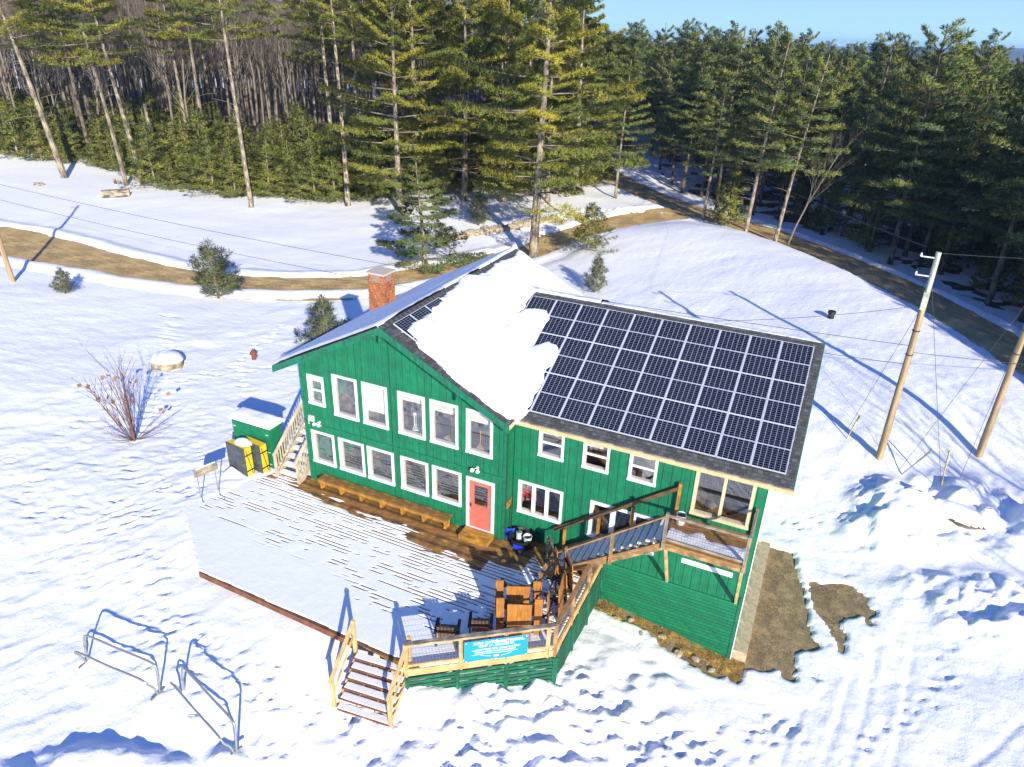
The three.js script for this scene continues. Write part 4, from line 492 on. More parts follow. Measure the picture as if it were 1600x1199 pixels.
{ // tub of odds and ends by the corner
  const t = thing('storage_tub', 'round black tub with a blue rim in the corner beside the triple window', 'tub', [0.72, 0, -0.12]); part(t, 'tub', new THREE.LatheGeometry([[0, 0], [0.4, 0], [0.5, 0.4], [0.53, 0.42], [0.5, 0.44], [0.4, 0.1], [0, 0.1]].map(q => new THREE.Vector2(...q)), 24), M.black); part(t, 'front_label', boxG(0.4, 0.2, 0.03, 0.02, 0.2, 0.48), M.blue);
  const bk = (x, y, z, r, h, lb, m, s = 0.85) => { const b = thing('bucket', lb, 'bucket', [x, y, z]); part(b, 'shell', new THREE.LatheGeometry([[0, 0], [r * s, 0], [r, h], [r * 1.06, h], [r * 1.06, h - 0.03], [r * 1.01, h - 0.03]].map(q => new THREE.Vector2(...q)), 20), m); part(b, 'contents', cylG(r * 0.9, r * 0.92, 0.01, 0, h * 0.75, 0), M.greenBack); const hd = []; for (let i = 0; i <= 10; i++) hd.push(V(Math.cos(i / 10 * Math.PI) * r * 1.05, h - 0.03 - Math.sin(i / 10 * Math.PI) * 0.02, Math.sin(i / 10 * Math.PI) * r * 1.08)); part(b, 'handle', tubeG(hd, 0.006, 16, 4), M.steel); };
  bk(0.95, 0.11, -0.02, 0.16, 0.42, 'grey-white pail standing in the black tub', M.whiteDull); bk(6.28, 2.94, -0.12, 0.16, 0.36, 'white bucket on the landing beside the sliding door', M.white);
  const g = thing('watering_can', 'small white and green can sitting in the black tub', 'can', [0.55, 0.11, -0.15]); part(g, 'body', cylG(0.12, 0.11, 0.38, 0, 0, 0), M.whiteDull); part(g, 'lid', cylG(0.09, 0.04, 0.08, 0, 0.38, 0), M.greenSlat); part(g, 'spout', beamG(V(0.1, 0.15, 0), V(0.3, 0.44, 0.03), 0.04, 0.04), M.whiteDull);
  const s = thing('snow_shovel', 'blue bladed shovel leaning on the green corner wall', 'shovel', [0.12, 0, -0.3], 0.5); part(s, 'shaft', beamG(V(0, 0.5, 0.06), V(0, 1.5, -0.15), 0.035, 0.035), M.tableDark); part(s, 'blade', (() => { const q = new THREE.CylinderGeometry(0.3, 0.3, 0.36, 10, 3, true, -0.6, 1.2); q.translate(0, 0, -0.28); q.scale(1, 1.3, 1); q.translate(0, 0.26, 0.12); return q; })(), mat({ color: lin(0.01, 0.06, 0.6), side: THREE.DoubleSide })); part(s, 'grip', boxG(0.14, 0.03, 0.03, 0, 1.5, -0.15), M.tableDark);
  const w = thing('wooden_sign', 'small yellow wooden sign on the corner wall beside the pink door', 'sign', [0.035, 1.55, -0.28], Math.PI / 2); for (let i = 0; i < 3; i++) part(w, 'board', boxG(0.42, 0.085, 0.03, 0, -0.09 + i * 0.092, 0), M.gold); for (let i = 0; i < 4; i++) part(w, 'letter', boxG(0.04, 0.05, 0.006, -0.14 + i * 0.09, 0.005 + (i % 2) * 0.09 - 0.04, 0.018), M.tableDark);
  const j = thing('jacket', 'red jacket hanging inside the left pane of the triple window', 'jacket', [0.56, 1.75, -0.95]); const jg = new THREE.SphereGeometry(0.26, 16, 12); jg.scale(0.9, 1, 0.35); part(j, 'body', jg, M.redC); for (const q of [-1, 1]) part(j, 'sleeve', beamG(V(q * 0.2, 0.14, 0), V(q * 0.27, -0.25, 0.03), 0.09, 0.09), M.redC);
}
{ // shed, pads
  const s = thing('storage_shed', 'narrow green storage locker with a snowy white-edged roof', 'shed', [-11.95, -0.1, -0.18]); const ex = rng(9);
  part(s, 'body', boxG(2.05, 2.1, 0.72, 0, 1.05, 0), M.green[1]); for (const x of [-0.52, 0.52]) part(s, 'door', boxG(1.0, 1.9, 0.03, x, 1.05, 0.377), M.green[2]); part(s, 'roof', boxG(2.3, 0.06, 0.95, 0.02, 2.14, 0), M.white); for (const [x, y] of [[-0.9, 1.75], [0.9, 1.75], [0.9, 0.9], [0.9, 0.3], [-0.9, 0.4]]) part(s, 'hinge', boxG(0.13, 0.035, 0.02, x, y, 0.402), M.silver);
  part(s, 'snow_cap', gridG(range(-1.13, 1.15, 0.06), range(-0.47, 0.47, 0.06), (x, z) => { const e = Math.min(1.15 - Math.abs(x), 0.48 - Math.abs(z)); return 2.16 + 0.2 * Math.min(1, Math.sqrt(Math.max(0, e) / 0.25)) + fbm(x * 2, z * 2, 2) * 0.04; }), M.snowSmooth);
  const pad = (x, z, r, lb) => { const p = thing('crash_pad', lb, 'pad', [x, -0.05, z], r, 'yellow crash pads'); p.scale.set(1.15, 1.15, 1.1); const face = boxG(0.98, 1.25, 0.03, 0, 0.63, 0.165); part(p, 'core', boxG(0.96, 1.22, 0.3, 0, 0.63, 0), M.yellow); part(p, 'front_cover', face, M.padGrey); part(p, 'rear_cover', boxG(0.98, 1.25, 0.03, 0, 0.63, -0.165), M.padGrey); for (const y of [0.3, 0.95]) part(p, 'strap', boxG(0.03, 0.04, 0.34, 0.49, y, 0), M.black); part(p, 'strap', beamG(V(0.495, 1.15, 0.1), V(0.495, 0.1, -0.1), 0.02, 0.015), M.black); const h = new THREE.TorusGeometry(0.07, 0.014, 6, 12); h.translate(0.52, 0.85, 0.0); part(p, 'handle', h, M.yellow); return p; };
  pad(-11.95, 0.98, -0.12, 'front yellow crash pad with a dark grey face beside the green locker'); pad(-11.55, 0.52, -0.1, 'rear yellow crash pad standing against the green locker');
  const dr = struct('snow_drift', gridG(range(-12.9, -11.0, 0.06), range(0.3, 2.2, 0.06), (x, z) => -0.12 + 0.6 * Math.max(0, 1 - Math.hypot((x + 12.1) / 0.8, (z - 1.4) / 0.55)) ** 1.2 + fbm(x * 3, z * 3, 2) * 0.03, (x, z) => Math.hypot((x + 12.1) / 0.8, (z - 1.4) / 0.55) < 1), M.snowSmooth, 'snow drifted against the front crash pad', 'stuff'); dr.userData.category = 'snow';
  const cap = struct('snow_drift', gridG(range(-12.35, -11.4, 0.05), range(0.55, 1.08, 0.05), (x, z) => 1.3 + 0.3 * Math.max(0, 1 - Math.hypot((x + 11.85) / 0.5, (z - 0.8) / 0.3) ** 2) + fbm(x * 5, z * 5, 2) * 0.03, (x, z) => Math.hypot((x + 11.85) / 0.5, (z - 0.8) / 0.3) < 1), M.snowSmooth, 'clump of snow lying on top of the crash pads', 'stuff'); cap.userData.category = 'snow';
}
{ // board rack on thin legs
  const s = thing('board_stand', 'weathered board on two thin bent legs at the left end of the deck', 'stand', [-11.68, 0, 3.0], 1.25); const L = [];
  part(s, 'board', boxG(0.95, 0.34, 0.06, 0, 1.36, 0), M.grey); part(s, 'snow_on_board', boxG(0.8, 0.03, 0.05, 0, 1.545, 0), M.snowSmooth); for (const x of [-0.36, 0.36]) part(s, 'leg', tubeG([V(x, 1.5, -0.05), V(x, 0.7, -0.05), V(x, 0.12, -0.05), V(x, 0.03, 0.1), V(x, 0.02, 0.5)], 0.022, 24, 6), M.steel);
}
// ski racks
function skiRack(fl, fr, lb) { // feet left and right
  const g = (snowH(fl[0], fl[1]) + snowH(fr[0], fr[1])) / 2, d = V(fr[0] - fl[0], 0, fr[1] - fl[1]), L = d.length(); d.normalize();
  const r = thing('ski_rack', lb, 'ski rack', [fl[0], g, fl[1]], Math.atan2(-d.z, d.x), 'ski racks in the snow');
  const loop = (dz, h, rr, lean) => { const P = [V(0.02, -0.25, 0), V(-0.02, h * 0.5, dz * 0.5), V(0.0, h - 0.18, dz * 0.88), V(0.05, h - 0.05, dz * 0.98), V(0.2, h, dz), V(L / 2, h + lean, dz), V(L - 0.2, h, dz), V(L - 0.05, h - 0.05, dz * 0.98), V(L, h - 0.18, dz * 0.88), V(L + 0.02, h * 0.5, dz * 0.5), V(L - 0.02, -0.25, 0)]; return tubeG(P, rr, 60, 6); };
  part(r, 'back_loop', loop(-0.12, 1.05, 0.034, 0), M.steel); part(r, 'front_loop', loop(0.3, 0.78, 0.032, -0.02), M.steel); const pegs = []; for (let x = 0.25; x < L - 0.2; x += 0.075) pegs.push(boxG(0.014, 0.06, 0.014, x, 1.09, -0.12)); part(r, 'pegs', merge(pegs), M.steel).userData.kind = 'stuff'; for (const x of [0, L]) part(r, 'foot', boxG(0.06, 0.05, 0.5, x, 0.02, 0.06), M.steel);
}
skiRack([-9.42, 10.35], [-6.5, 10.2], 'left tubular steel ski rack standing in the snow'); skiRack([-5.9, 9.85], [-3.1, 10.62], 'right tubular steel ski rack, its near end by a snow heap');
// rock, hydrant, vent, covered boulder, stump, logs
function rockG(r, seed, sx, sy, sz) { const g = new THREE.IcosahedronGeometry(r, 3), p = g.attributes.position; for (let i = 0; i < p.count; i++) { const v = V(p.getX(i), p.getY(i), p.getZ(i)), k = 1 + 0.22 * fbm(v.x * 3 / r + seed, v.z * 3 / r + v.y * 2 / r, 3); v.multiplyScalar(k); p.setXYZ(i, v.x * sx, v.y * sy, v.z * sz); } g.computeVertexNormals(); return g; }
M.rock = mat({ map: grainT([0.66, 0.60, 0.50], 0.6, 12, 12), roughness: 0.95 });
const capG = (r, sx, sz, seed, h) => gridG(range(-r * sx, r * sx, r * 0.08), range(-r * sz, r * sz, r * 0.08), (x, z) => { const q = Math.hypot(x / sx, z / sz) / r; return h * Math.max(0, 1 - q * q) ** 0.5 + fbm(x * 3 + seed, z * 3, 2) * 0.04; }, (x, z) => Math.hypot(x / sx, z / sz) < r * 0.98);
{ const y = snowH(-23.1, -5); const r = thing('rock', 'rounded boulder capped with snow behind the bare shrub', 'rock', [-23.1, y, -5]); part(r, 'stone', rockG(0.75, 3, 1.2, 0.8, 1), M.rock); const c = part(r, 'snow_cap', capG(0.8, 1.15, 0.95, 2, 0.42), M.snowSmooth); c.position.y = 0.4; }
{ const x = -19.7, z = -8, y = snowH(x, z); const h = thing('hydrant', 'small rust-red hydrant alone in the snow left of the roof', 'hydrant', [x, y, z]); part(h, 'body', new THREE.LatheGeometry([[0, -0.2], [0.13, -0.2], [0.13, 0.36], [0.19, 0.38], [0.19, 0.43], [0.15, 0.47], [0.1, 0.55], [0, 0.6]].map(q => new THREE.Vector2(...q)), 16), M.rust); for (const s of [-1, 1]) { const g = new THREE.CylinderGeometry(0.055, 0.055, 0.14, 10); g.rotateZ(Math.PI / 2); g.translate(s * 0.17, 0.26, 0); part(h, 'outlet', g, M.rust); } part(h, 'cap_nut', boxG(0.05, 0.06, 0.05, 0, 0.62, 0), M.rust); }
{ const x = 9.85, z = -28.5, y = snowH(x, z); const v = thing('vent_pipe', 'short black vent pipe sticking out of the smooth knoll', 'vent', [x, y, z]); part(v, 'pipe', cylG(0.2, 0.2, 0.6, 0, -0.2, 0), M.black); part(v, 'cap', cylG(0.26, 0.24, 0.14, 0, 0.34, 0), M.black); }
{ const x = 16.2, z = -11.9, y = snowH(x, z); const v = thing('boulder', 'long low boulder under a thick snow cap, brown edge showing on the right bank', 'rock', [x, y, z], -0.2); const hull = new THREE.SphereGeometry(1, 28, 14); hull.scale(1.45, 0.4, 0.62); part(v, 'stone', hull, M.barkDark); const c = part(v, 'snow_cap', capG(1.12, 1.27, 0.54, 7, 0.5), M.snow); c.position.y = 0.06; part(v, 'brown_edge', (() => { const P = []; for (let i = 0; i <= 24; i++) { const a = i / 24 * Math.PI * 2; P.push(V(Math.cos(a) * 1.46, 0.02, Math.sin(a) * 0.63)); } return tubeG(P, 0.025, 48, 5); })(), M.deckDark); }
for (const [x, z, r, l, lb, tl] of [[-60.5, -31.6, 0.5, 2.6, 'cut log lying at the foot of the leaning trunks', 0.8], [-72, -31, 0.2, 1.1, 'short log half buried in snow on the far bank', 0.3]]) { const y = snowH(x, z), g = thing('log', lb, 'log', [x, y + r * 0.5, z], tl); const c = new THREE.CylinderGeometry(r, r * 1.1, l, 12); c.rotateZ(Math.PI / 2); part(g, 'trunk', c, M.bark); for (const s of [-1, 1]) { const e = new THREE.CylinderGeometry(r * 0.9, r * 0.9, 0.02, 12); e.rotateZ(Math.PI / 2); e.translate(s * (l / 2 + 0.01), 0, 0); part(g, 'cut_end', e, M.tan); } }
{ // stone wall along the road bend
  const w = thing('stone_wall', 'low tumbled stone wall along the road bend behind the big pine', 'wall', [0, 0, 0]), R = rng(4); const vs = [1, 2, 3].map(i => rockG(0.35, i * 7, 1.2, 0.8, 1)); for (let i = 0; i < 46; i++) { const t = i / 45, x = lerp(-21.5, -15.6, t) + (R() - 0.5) * 0.8, z = lerp(-36, -48.5, t) + (R() - 0.5) * 0.8; const m = part(w, 'stone', vs[i % 3], M.rock); m.position.set(x - 1.6, snowH(x - 1.6, z) + 0.12, z); m.rotation.y = R() * 6; m.scale.setScalar(0.7 + R() * 0.7); }
}
for (const [x, z, s] of [[4.6, 0.1, 0.5], [5.6, 0.25, 0.4], [7.0, 0.3, 0.75], [7.6, 0.15, 0.5], [8.2, 0.3, 0.4], [6.3, -0.1, 0.4], [5.1, -0.2, 0.35]]) { const m = single('rock', `pale stone in the soil strip, ${['fist-sized near the deck skirt', 'flat one in the middle', 'largest light one', 'just right of the largest', 'last one towards the wall corner', 'small one against the clapboards', 'small one left of the middle'][[4.6, 5.6, 7.0, 7.6, 8.2, 6.3, 5.1].indexOf(x)]}`, 'rock', rockG(0.17 * s + 0.05, x * 3, 1.3, 0.55, 0.9), M.rock, 'stones in the soil strip'); m.position.set(x, base(x, z) + 0.03, z); m.rotation.y = x * 2; }
// poles and wires
function pole(x, z, h, lean, lb, o = {}) {
  const y = snowH(x, z), p = thing('utility_pole', lb, 'utility pole', [x, y - 0.3, z], 0, 'utility poles'); p.rotation.set(lean[1], 0, lean[0]);
  part(p, 'shaft', cylG(0.17, 0.125, h - 2.4, 0, 0, 0, 12), M.pole); part(p, 'shaft_top', cylG(0.124, 0.105, 2.4, 0, h - 2.4, 0, 12), o.grey ? M.poleGrey : M.pole);
  for (const q of o.ins ?? []) { part(p, 'bracket', beamG(V(0, q, 0), V(-0.62, q + 0.04, 0.1), 0.04, 0.05), M.silver); part(p, 'insulator', cylG(0.05, 0.03, 0.14, -0.62, q + 0.04, 0.1, 10), M.white); }
  if (o.can) part(p, 'equipment_box', boxG(0.2, 0.75, 0.22, -0.03, h - 2.1, 0.14), M.poleGrey); for (const q of [0.55, 0.66]) part(p, 'band', cylG(0.16, 0.158, 0.05, 0, h * q, 0, 12), M.wire); return p;
}
pole(13.1, -14.33, 10.35, [0.012, 0], 'tall pale utility pole with grey-green top right of the lodge', { grey: true, ins: [10.1, 9.3], can: true }); pole(17.4, -16.4, 10.2, [0.005, 0], 'utility pole at the right edge of the picture', { ins: [9.8] }); pole(-44, -9.9, 10.5, [0.05, 0], 'utility pole cut off by the left edge near the sandy road', { ins: [10] }); pole(-3, -58.9, 7.4, [0.02, 0], 'thin white-topped pole at the far road bend', { grey: true, ins: [7.1] });
function wire(a, b, sag, lb, r = 0.013) { const P = []; for (let i = 0; i <= 20; i++) { const t = i / 20, p = a.clone().lerp(b, t); p.y -= sag * 4 * t * (1 - t); P.push(p); } single('power_wire', lb, 'wire', tubeG(P, r, 40, 4), M.wire, 'overhead wires'); }
wire(V(-44, 7.2, -9.9), V(13.05, 5.3, -14.33), 0.7, 'upper overhead wire from the left pole to the tall pole'); wire(V(-44, 6.1, -9.9), V(13.05, 4.4, -14.33), 0.8, 'lower overhead wire from the left pole to the tall pole'); wire(V(13.05, 5.0, -14.33), V(40, 5.6, -24), 0.6, 'overhead wire leaving the tall pole to the right edge'); wire(V(-3.1, 6.8, -58.9), V(12.5, 9.7, -14.3), 0.5, 'top wire from the far road pole to the tall pole', 0.01); wire(V(12.9, 9.5, -14.3), V(34, 9, -30), 0.5, 'top wire leaving the tall pole to the right', 0.01); wire(V(0.3, 5.3, -10.9), V(13.0, 7.2, -14.33), 0.35, 'service wire from the lodge roof to the tall pole', 0.012);
for (const [a, b, lb] of [[V(13, 7.3, -14.33), V(11.5, -0.2, -15.6), 'guy wire from the tall pole down to its left stake'], [V(13, 8.4, -14.33), V(15.7, -0.7, -13.2), 'guy wire from the tall pole down to its right stake'], [V(17.3, 8.2, -16.4), V(13.9, -0.5, -13.4), 'guy wire from the edge pole down to the left'], [V(17.3, 7.2, -16.4), V(16.4, -0.6, -13.8), 'short guy wire from the edge pole']]) wire(a, b, 0, lb, 0.009);
for (const [x, z, h, lb, dx] of [[11.55, -15.3, 1.5, 'pale guy marker stake behind the wing roof', 0.35], [15.7, -13.2, 1.9, 'tan guy marker stake right of the tall pole', -0.12], [14.0, -13.6, 1.7, 'grey guy rod slanting out of the snow by the tall pole', 1.0]]) { const y = snowH(x, z), s = thing('guy_stake', lb, 'stake', [x, y - 0.2, z], 0, 'guy stakes'); part(s, 'rod', beamG(V(0, 0, 0), V(dx, h, -0.2), 0.04, 0.04), dx > 0.5 ? M.steel : M.tan); part(s, 'sleeve', beamG(V(dx * 0.55, h * 0.55, -0.11), V(dx, h, -0.2), 0.06, 0.06), dx > 0.5 ? M.steel : M.fascia); }
console.log('things done');

// ---------------------------------------------------------------- trees
function treeWood() { const P = [], N = [], UV = [], I = []; return {
  limb(pts, rs, n) { // tapered tube through points
    const b0 = P.length / 3; let prev = null;
    pts.forEach((p, i) => { const t = (pts[i + 1] ?? p).clone().sub(pts[i - 1] ?? p).normalize(); let u = prev ? prev.clone().addScaledVector(t, -prev.dot(t)) : new THREE.Vector3().crossVectors(t, Math.abs(t.y) > 0.9 ? V(1, 0, 0) : V(0, 1, 0)); u.normalize(); prev = u; const w = new THREE.Vector3().crossVectors(t, u); let len = i ? pts[i].distanceTo(pts[0]) : 0;
      for (let k = 0; k <= n; k++) { const a = k / n * Math.PI * 2, d = u.clone().multiplyScalar(Math.cos(a)).addScaledVector(w, Math.sin(a)); P.push(p.x + d.x * rs[i], p.y + d.y * rs[i], p.z + d.z * rs[i]); N.push(d.x, d.y, d.z); UV.push(k / n, len * 0.5); } });
    for (let i = 0; i + 1 < pts.length; i++) for (let k = 0; k < n; k++) { const a = b0 + i * (n + 1) + k; I.push(a, a + 1, a + n + 1, a + 1, a + n + 2, a + n + 1); }
  }, geo() { const g = new THREE.BufferGeometry(); g.setAttribute('position', new THREE.Float32BufferAttribute(P, 3)); g.setAttribute('normal', new THREE.Float32BufferAttribute(N, 3)); g.setAttribute('uv', new THREE.Float32BufferAttribute(UV, 2)); g.setIndex(I); return g; } }; }
function tuftsGeo() { const P = [], N = [], C = []; const a = V(0, 0, 0), b = V(0, 0, 0), n = V(0, 0, 0), w = V(0, 0, 0), d = V(0, 0, 0); return {
  tuft(p, dir, L, wd, blades, col, R, soft) {
    for (let i = 0; i < blades; i++) {
      d.set(R() * 2 - 1, R() * 2 - 1, R() * 2 - 1).normalize().multiplyScalar(0.85).add(dir).normalize(); w.set(R() * 2 - 1, R() * 2 - 1, R() * 2 - 1).cross(d).normalize().multiplyScalar(wd * (0.7 + R() * 0.6)); const l = L * (0.7 + R() * 0.6), o = (R() - 0.4) * 0.25 * L;
      const bx = p.x + d.x * o, by = p.y + d.y * o, bz = p.z + d.z * o; n.copy(soft).addScaledVector(d, 0.55).normalize();
      a.crossVectors(w, d); const q = a.dot(n) < 0 ? -1 : 1, m = 0.55; // kite-shaped spray
      const p0 = [bx, by, bz], p1 = [bx + d.x * l * m + w.x * 0.5, by + d.y * l * m + w.y * 0.5, bz + d.z * l * m + w.z * 0.5], p2 = [bx + d.x * l, by + d.y * l, bz + d.z * l], p3 = [bx + d.x * l * m - w.x * 0.5, by + d.y * l * m - w.y * 0.5, bz + d.z * l * m - w.z * 0.5];
      const tr = q > 0 ? [p0, p1, p2, p0, p2, p3] : [p0, p2, p1, p0, p3, p2], k = 0.8 + R() * 0.4; for (const v of tr) { P.push(...v); N.push(n.x, n.y, n.z); C.push(col[0] * k, col[1] * k, col[2] * k); }
    }
  }, geo() { const g = new THREE.BufferGeometry(); g.setAttribute('position', new THREE.Float32BufferAttribute(P, 3)); g.setAttribute('normal', new THREE.Float32BufferAttribute(N, 3)); g.setAttribute('color', new THREE.Float32BufferAttribute(C, 3)); return g; }, count: () => P.length / 9 }; }
M.needle = mat({ vertexColors: true, roughness: 0.75, side: THREE.DoubleSide });
let triTotal = 0;
function pineGeo(seed, o) { // white pine with layered limbs
  const R = rng(seed), T = treeWood(), F = tuftsGeo(), Hh = o.h, bend = (o.bend ?? 0.25), ph = R() * 6;
  const axis = y => V(Math.sin(y / Hh * 2.2 + ph) * bend + (o.lean ?? 0) * y, y, Math.cos(y / Hh * 2 + ph) * bend - Math.cos(ph) * bend);
  const off = axis(0); const ax = y => axis(y).sub(V(off.x, 0, off.z)); const rad = y => o.r * (1 - 0.86 * Math.pow(y / Hh, 0.9)) + 0.012;
  const ys = range(-0.5, o.cut ?? Hh, 1.1); T.limb(ys.map(ax), ys.map(y => rad(Math.max(0, y)) * (y < 0.3 ? 1.18 : 1)), 9);
  // dead stubs on the bare stem
  for (let i = 0; i < (o.stubs ?? 26); i++) { const y = Hh * lerp(0.12, o.cs + 0.06, Math.pow(R(), 0.7)), a = R() * 6.28, L = 0.35 + R() * R() * 2.6 * (o.stubL ?? 1), p = ax(y), e = p.clone().add(V(Math.cos(a) * L, (R() - 0.35) * 0.5 * L, Math.sin(a) * L)); const m = p.clone().lerp(e, 0.5); m.y += 0.08; T.limb([p, m, e], [0.035, 0.024, 0.008], 3); }
  const ws = o.ws ?? 0.9, y0 = Hh * o.cs, nW = Math.max(1, Math.round((Hh * 0.97 - y0) / ws)), list = [];
  for (let i = 0; i < nW; i++) { const n = i > nW - 3 ? 3 : 4 + Math.floor(R() * 2.4), a0 = R() * 6; for (let k = 0; k < n; k++) list.push([(i + (R() - 0.5) * 0.3 + 0.3) / nW, a0 + k / n * 6.28 + (R() - 0.5) * 0.7]); }
  
  for (const [u0, az] of list) {
    const u = clamp(u0, 0, 1), y = Hh * lerp(o.cs, 0.985, u); if (o.cut && y > o.cut) continue;
    if (R() < (o.gap ?? 0.1)) continue;
    const prof = (o.cone ? Math.pow(1 - u, 0.8) : (0.62 + 0.38 * Math.sin(Math.min(1, u * 1.9 + 0.25) * 1.57)) * Math.pow(1 - u, 0.62)) + 0.035, L = o.spread * prof * (0.45 + R() * 0.85), el = lerp(o.el0 ?? -0.04, o.el1 ?? 1.0, u * u * u) + (R() - 0.5) * 0.2;
    const p = ax(y), dir = V(Math.cos(az) * Math.cos(el), Math.sin(el), Math.sin(az) * Math.cos(el)), side = V(-Math.sin(az), 0, Math.cos(az)), at = s => p.clone().addScaledVector(dir, L * s).add(V(0, L * 0.12 * s * s + (o.droop ?? 0) * L * s * s, 0));
    T.limb([p, at(0.4), at(0.75), at(1)], [Math.min(rad(y) * 0.5, 0.03 + L * 0.012), 0.02 + L * 0.006, 0.015, 0.006], 3);
    const warm = R(), base3 = [lerp(o.c0[0], o.c1[0], warm), lerp(o.c0[1], o.c1[1], warm), lerp(o.c0[2], o.c1[2], warm)], n = Math.max(3, Math.round((o.tp ?? 22) * Math.min(1.5, L / (o.ref ?? o.spread * 0.6))));
    for (let k = 0; k < n; k++) {
      const s = lerp(o.in ?? 0.3, 1.04, Math.pow(R(), 0.75)), wd = 0.34 * L * (1.1 - s * 0.75) + 0.12, la = (R() * 2 - 1), q = at(s).addScaledVector(side, la * wd); q.y += (R() - 0.3) * (o.thick ?? 0.24) - Math.abs(la) * 0.05 * L;
      const td = dir.clone().multiplyScalar(0.6).addScaledVector(side, la * 0.7).add(V(0, 0.55, 0)).normalize(); const soft = V(dir.x * 0.5 + side.x * la * 0.4, 0.62, dir.z * 0.5 + side.z * la * 0.4); const cc = 0.8 + R() * 0.4;
      F.tuft(q, td, o.L ?? 0.32, o.w ?? 0.042, o.bl ?? 7, base3.map(c => c * cc), R, soft);
    }
  }
  const g = { wood: T.geo(), crown: F.geo() }; triTotal += F.count() + g.wood.index.count / 3; return g;
}
function bareGeo(seed, h, r, o = {}) { // leafless broadleaf tree
  const R = rng(seed), T = treeWood();
  const grow = (p, d, L, rad, lev) => { const n = 4, pts = [p.clone()], rs = [rad]; let q = p.clone(), dd = d.clone(); for (let i = 1; i <= n; i++) { dd.add(V((R() - 0.5) * 0.22, (R() - 0.3) * 0.1, (R() - 0.5) * 0.22)).normalize(); q = q.clone().addScaledVector(dd, L / n); pts.push(q); rs.push(rad * (1 - 0.62 * i / n)); } T.limb(pts, rs, lev ? 3 : 7);
    if (lev >= (o.lev ?? 3)) return; const nb = lev === 0 ? (o.nb ?? 11) : 4; for (let k = 0; k < nb; k++) { const t = lev === 0 ? lerp(o.start ?? 0.4, 0.98, (k + R() * 0.6) / nb) : lerp(0.25, 1, (k + R()) / nb), i = Math.min(n - 1, Math.floor(t * n)), b = pts[i].clone().lerp(pts[i + 1], t * n - i), a = R() * 6.28, s = 0.45 + R() * 0.5, nd = dd.clone().multiplyScalar(1).add(V(Math.cos(a) * s, 0.25, Math.sin(a) * s)).normalize(); grow(b, nd, L * (lev ? 0.55 : 0.42) * (0.7 + R() * 0.5), Math.max(0.008, rad * (1 - t * 0.6) * 0.42), lev + 1); } };
  grow(V(0, -0.4, 0), V(o.lean ?? 0, 1, 0.02).normalize(), h * 0.8, r, 0); const g = T.geo(); triTotal += g.index.count / 3; return g;
}
const olive0 = [0.14, 0.175, 0.024], olive1 = [0.34, 0.315, 0.028], deep0 = [0.10, 0.155, 0.048], deep1 = [0.25, 0.265, 0.045];
const tall = [0, 1, 2, 3, 4].map(i => pineGeo(100 + i, { h: 24, r: 0.24 + 0.03 * (i % 3), cs: [0.62, 0.55, 0.66, 0.5, 0.58][i], spread: [4.3, 5.0, 4.0, 5.4, 4.6][i], tp: 64, ref: 2.6, stubs: 36, gap: 0.18, ws: 1.0, c0: olive0, c1: olive1 }));
const edge = [0, 1, 2, 3, 4].map(i => pineGeo(200 + i, { h: 17.5, r: 0.21, cs: [0.36, 0.28, 0.42, 0.24, 0.34][i], spread: [4.6, 5.0, 4.3, 5.4, 4.0][i], tp: 60, ref: 2.6, stubs: 24, gap: 0.12, ws: 0.85, c0: deep0, c1: deep1 }));
const young = [0, 1, 2].map(i => pineGeo(300 + i, { h: 5, r: 0.08, cs: 0.03, spread: [1.9, 2.2, 1.7][i], cone: true, ws: 0.3, tp: 18, ref: 1.1, in: 0.15, L: 0.26, w: 0.034, bl: 8, el0: 0.15, el1: 1.1, stubs: 0, bend: 0.1, thick: 0.25, c0: [0.13, 0.165, 0.03], c1: [0.28, 0.28, 0.034] }));
const bushy = [0, 1].map(i => pineGeo(330 + i, { h: 3, r: 0.06, cs: 0.03, spread: 1.35, cone: true, ws: 0.26, tp: 14, ref: 0.8, in: 0.1, L: 0.3, w: 0.018, bl: 10, el0: 0.35, el1: 1.15, stubs: 0, bend: 0.06, thick: 0.2, gap: 0.02, c0: [0.12, 0.15, 0.06], c1: [0.21, 0.22, 0.075] }));
const bare = [0, 1, 2].map(i => bareGeo(400 + i, 17 + i, 0.16, { lean: (i - 1) * 0.06 }));
const bareFine = [0, 1].map(i => bareGeo(430 + i, 15, 0.13, { nb: 14, start: 0.25 }));
const RT = rng(2024);
function plant(name, geo, label, category, x, z, s = 1, o = {}) {
  const t = thing(name, label, category, [x, snowH(x, z) - 0.05, z], o.turn ?? RT() * 6.28, o.group); t.scale.set(s * (o.fat ?? 1), s, s * (o.fat ?? 1)); if (o.tilt) { const q = new THREE.Quaternion().setFromEuler(new THREE.Euler(o.tilt[1], 0, o.tilt[0])); t.quaternion.premultiply(q); }
  part(t, 'trunk', geo.wood ?? geo, o.bark ?? M.bark); if (geo.crown) part(t, 'crown', geo.crown, M.needle); return t;
}
